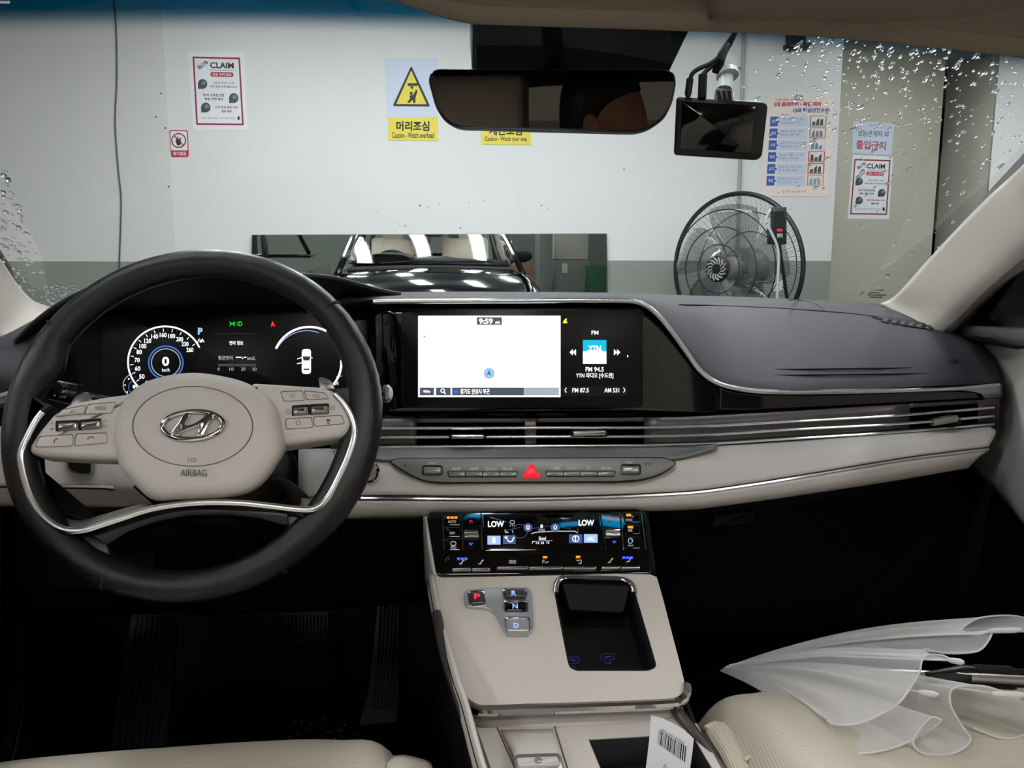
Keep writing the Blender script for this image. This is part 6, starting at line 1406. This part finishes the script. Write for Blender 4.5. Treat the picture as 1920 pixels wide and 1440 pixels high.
for k in range(130): drop(rd.uniform(62, 150), rd.uniform(535, 580), rd.choice((1.3, 1.8, 2.6)), rd.uniform(1.0, 1.8))
rdp = obj('raindrops', bm, md, ws, smooth=60, weld=False); rdp['kind'] = 'stuff'; rdp['label'] = 'small rain drops clinging to the outside of the windshield'

# maker's mark etched into the corner of the windshield
hg = bvh.ray_cast(Vector((0, 0, 0)), ray(1640, 552).normalized())[0]
GP = Pl(hg - gn * .0008, -gn)
A = Art(GP, ws, .0002, 'lettering')
A.text(M_GRYI, 'A.LAMIN', 1633, 542.5, 1657, 545.5, .02); A.line(M_GRYI, [(1612, 553), (1616, 549), (1621, 548)], 1.4)
for k, (x0, x1) in enumerate(((1628, 1650), (1626, 1662), (1630, 1655))): A.line(mat('etched_glass_mark', (150, 146, 132), .7), [(x0, 549 + k * 4), (x1, 549.5 + k * 4)], 2.0)
A.build()
# ------------------------------------------------------------------ the person holding the camera, seen in the rear view mirror
def in_mirror(px, py, dist):
    p = RV.px(px, py); d = ray(px, py); d = (d - RV.n * (2 * d.dot(RV.n))).normalized(); return p + d * dist
HC = in_mirror(1130, 232, 1.12)
person = thing('person', 'person in a dark shirt seen in the rear view mirror', 'person', Vector((HC.x, HC.y, -.86)))
M_SKIN = mat('skin', (196, 146, 118), .5, spec=.35); M_HAIR = mat('dark_hair', (22, 18, 16), .5); M_SHIRT = mat('dark_shirt_cloth', (40, 42, 50), .85)
hx, hy, hz = HC
secs = [(-.80, .10, .17, -.16), (-.62, .12, .19, -.16), (-.45, .11, .20, -.15), (-.33, .10, .205, -.13), (-.25, .075, .18, -.10), (-.205, .06, .10, -.06), (-.18, .054, .062, -.045), (-.14, .054, .056, -.03), (-.11, .072, .062, -.008), (-.08, .086, .070, 0), (-.04, .094, .075, 0), (0, .098, .078, 0), (.04, .097, .077, 0), (.08, .086, .070, -.003), (.105, .066, .055, -.006), (.12, .036, .03, -.008), (.125, .004, .004, -.008)]
bm = NB(); G = []
NA = 36
for z, ay, ax, oy in secs:
    ring = []
    for k in range(NA):
        a = 2 * PI * k / NA; x = ax * math.cos(a); y = ay * math.sin(a)
        if a < PI and z > -.13:            # face side
            f = math.exp(-((a - PI / 2) / .20) ** 2)
            y += f * .024 * math.exp(-((z + .015) / .022) ** 2) + f * .008 * math.exp(-((z + .065) / .012) ** 2) + f * .006 * math.exp(-((z + .105) / .015) ** 2)
            for e in (-.42, .42): y -= .009 * math.exp(-((a - PI / 2 - e) / .16) ** 2) * math.exp(-((z - .02) / .014) ** 2)
        ring.append(Vector((hx + x, hy + y + oy, hz + z)))
    G.append(ring)
add_grid(bm, G, closed_u=True)
pb_ = obj('body', bm, M_SKIN, person, smooth=80, sub=1)
for sg in (-1, 1):
    bm = NB(); add_uvs(bm, (0, 0, 0), 1, 14, 10)
    for v_ in bm.verts:
        c_ = v_.co; v_.co = Vector((hx + sg * (.079 + c_.x * .010 + .008 * abs(c_.y)), hy - .012 + c_.y * .019 - .004 * c_.z, hz - .01 + c_.z * .033))
    obj('ear', bm, M_SKIN, pb_)
bm = NB(); HG = []
for z, ay, ax, oy in [(-.075, .060, .071, -.03), (-.03, .082, .080, -.02), (.02, .092, .084, -.014), (.06, .098, .083, -.006), (.09, .092, .076, -.006), (.118, .070, .06, -.008), (.134, .036, .034, -.01), (.138, .003, .003, -.01)]:
    HG.append([Vector((hx + ax * math.cos(a), hy + oy + (ay * math.sin(a) if math.sin(a) < 0 or z > .05 else ay * .35 * math.sin(a)), hz + z)) for a in [2 * PI * k / 36 for k in range(36)]])
add_grid(bm, HG, closed_u=True); obj('hair', bm, M_HAIR, person, smooth=80, sub=1)
bm = NB(); add_grid(bm, [[Vector((hx + (p.x - hx) * 1.06, (hy + s_[3]) + (p.y - hy - s_[3]) * 1.10, p.z)) for p in g] for g, s_ in zip(G[:6], secs[:6])], closed_u=True)
obj('shirt', bm, M_SHIRT, person, smooth=80, solid=.004, offset=0)

# the person is turned to the passenger side
person.rotation_euler.z = math.radians(-80)
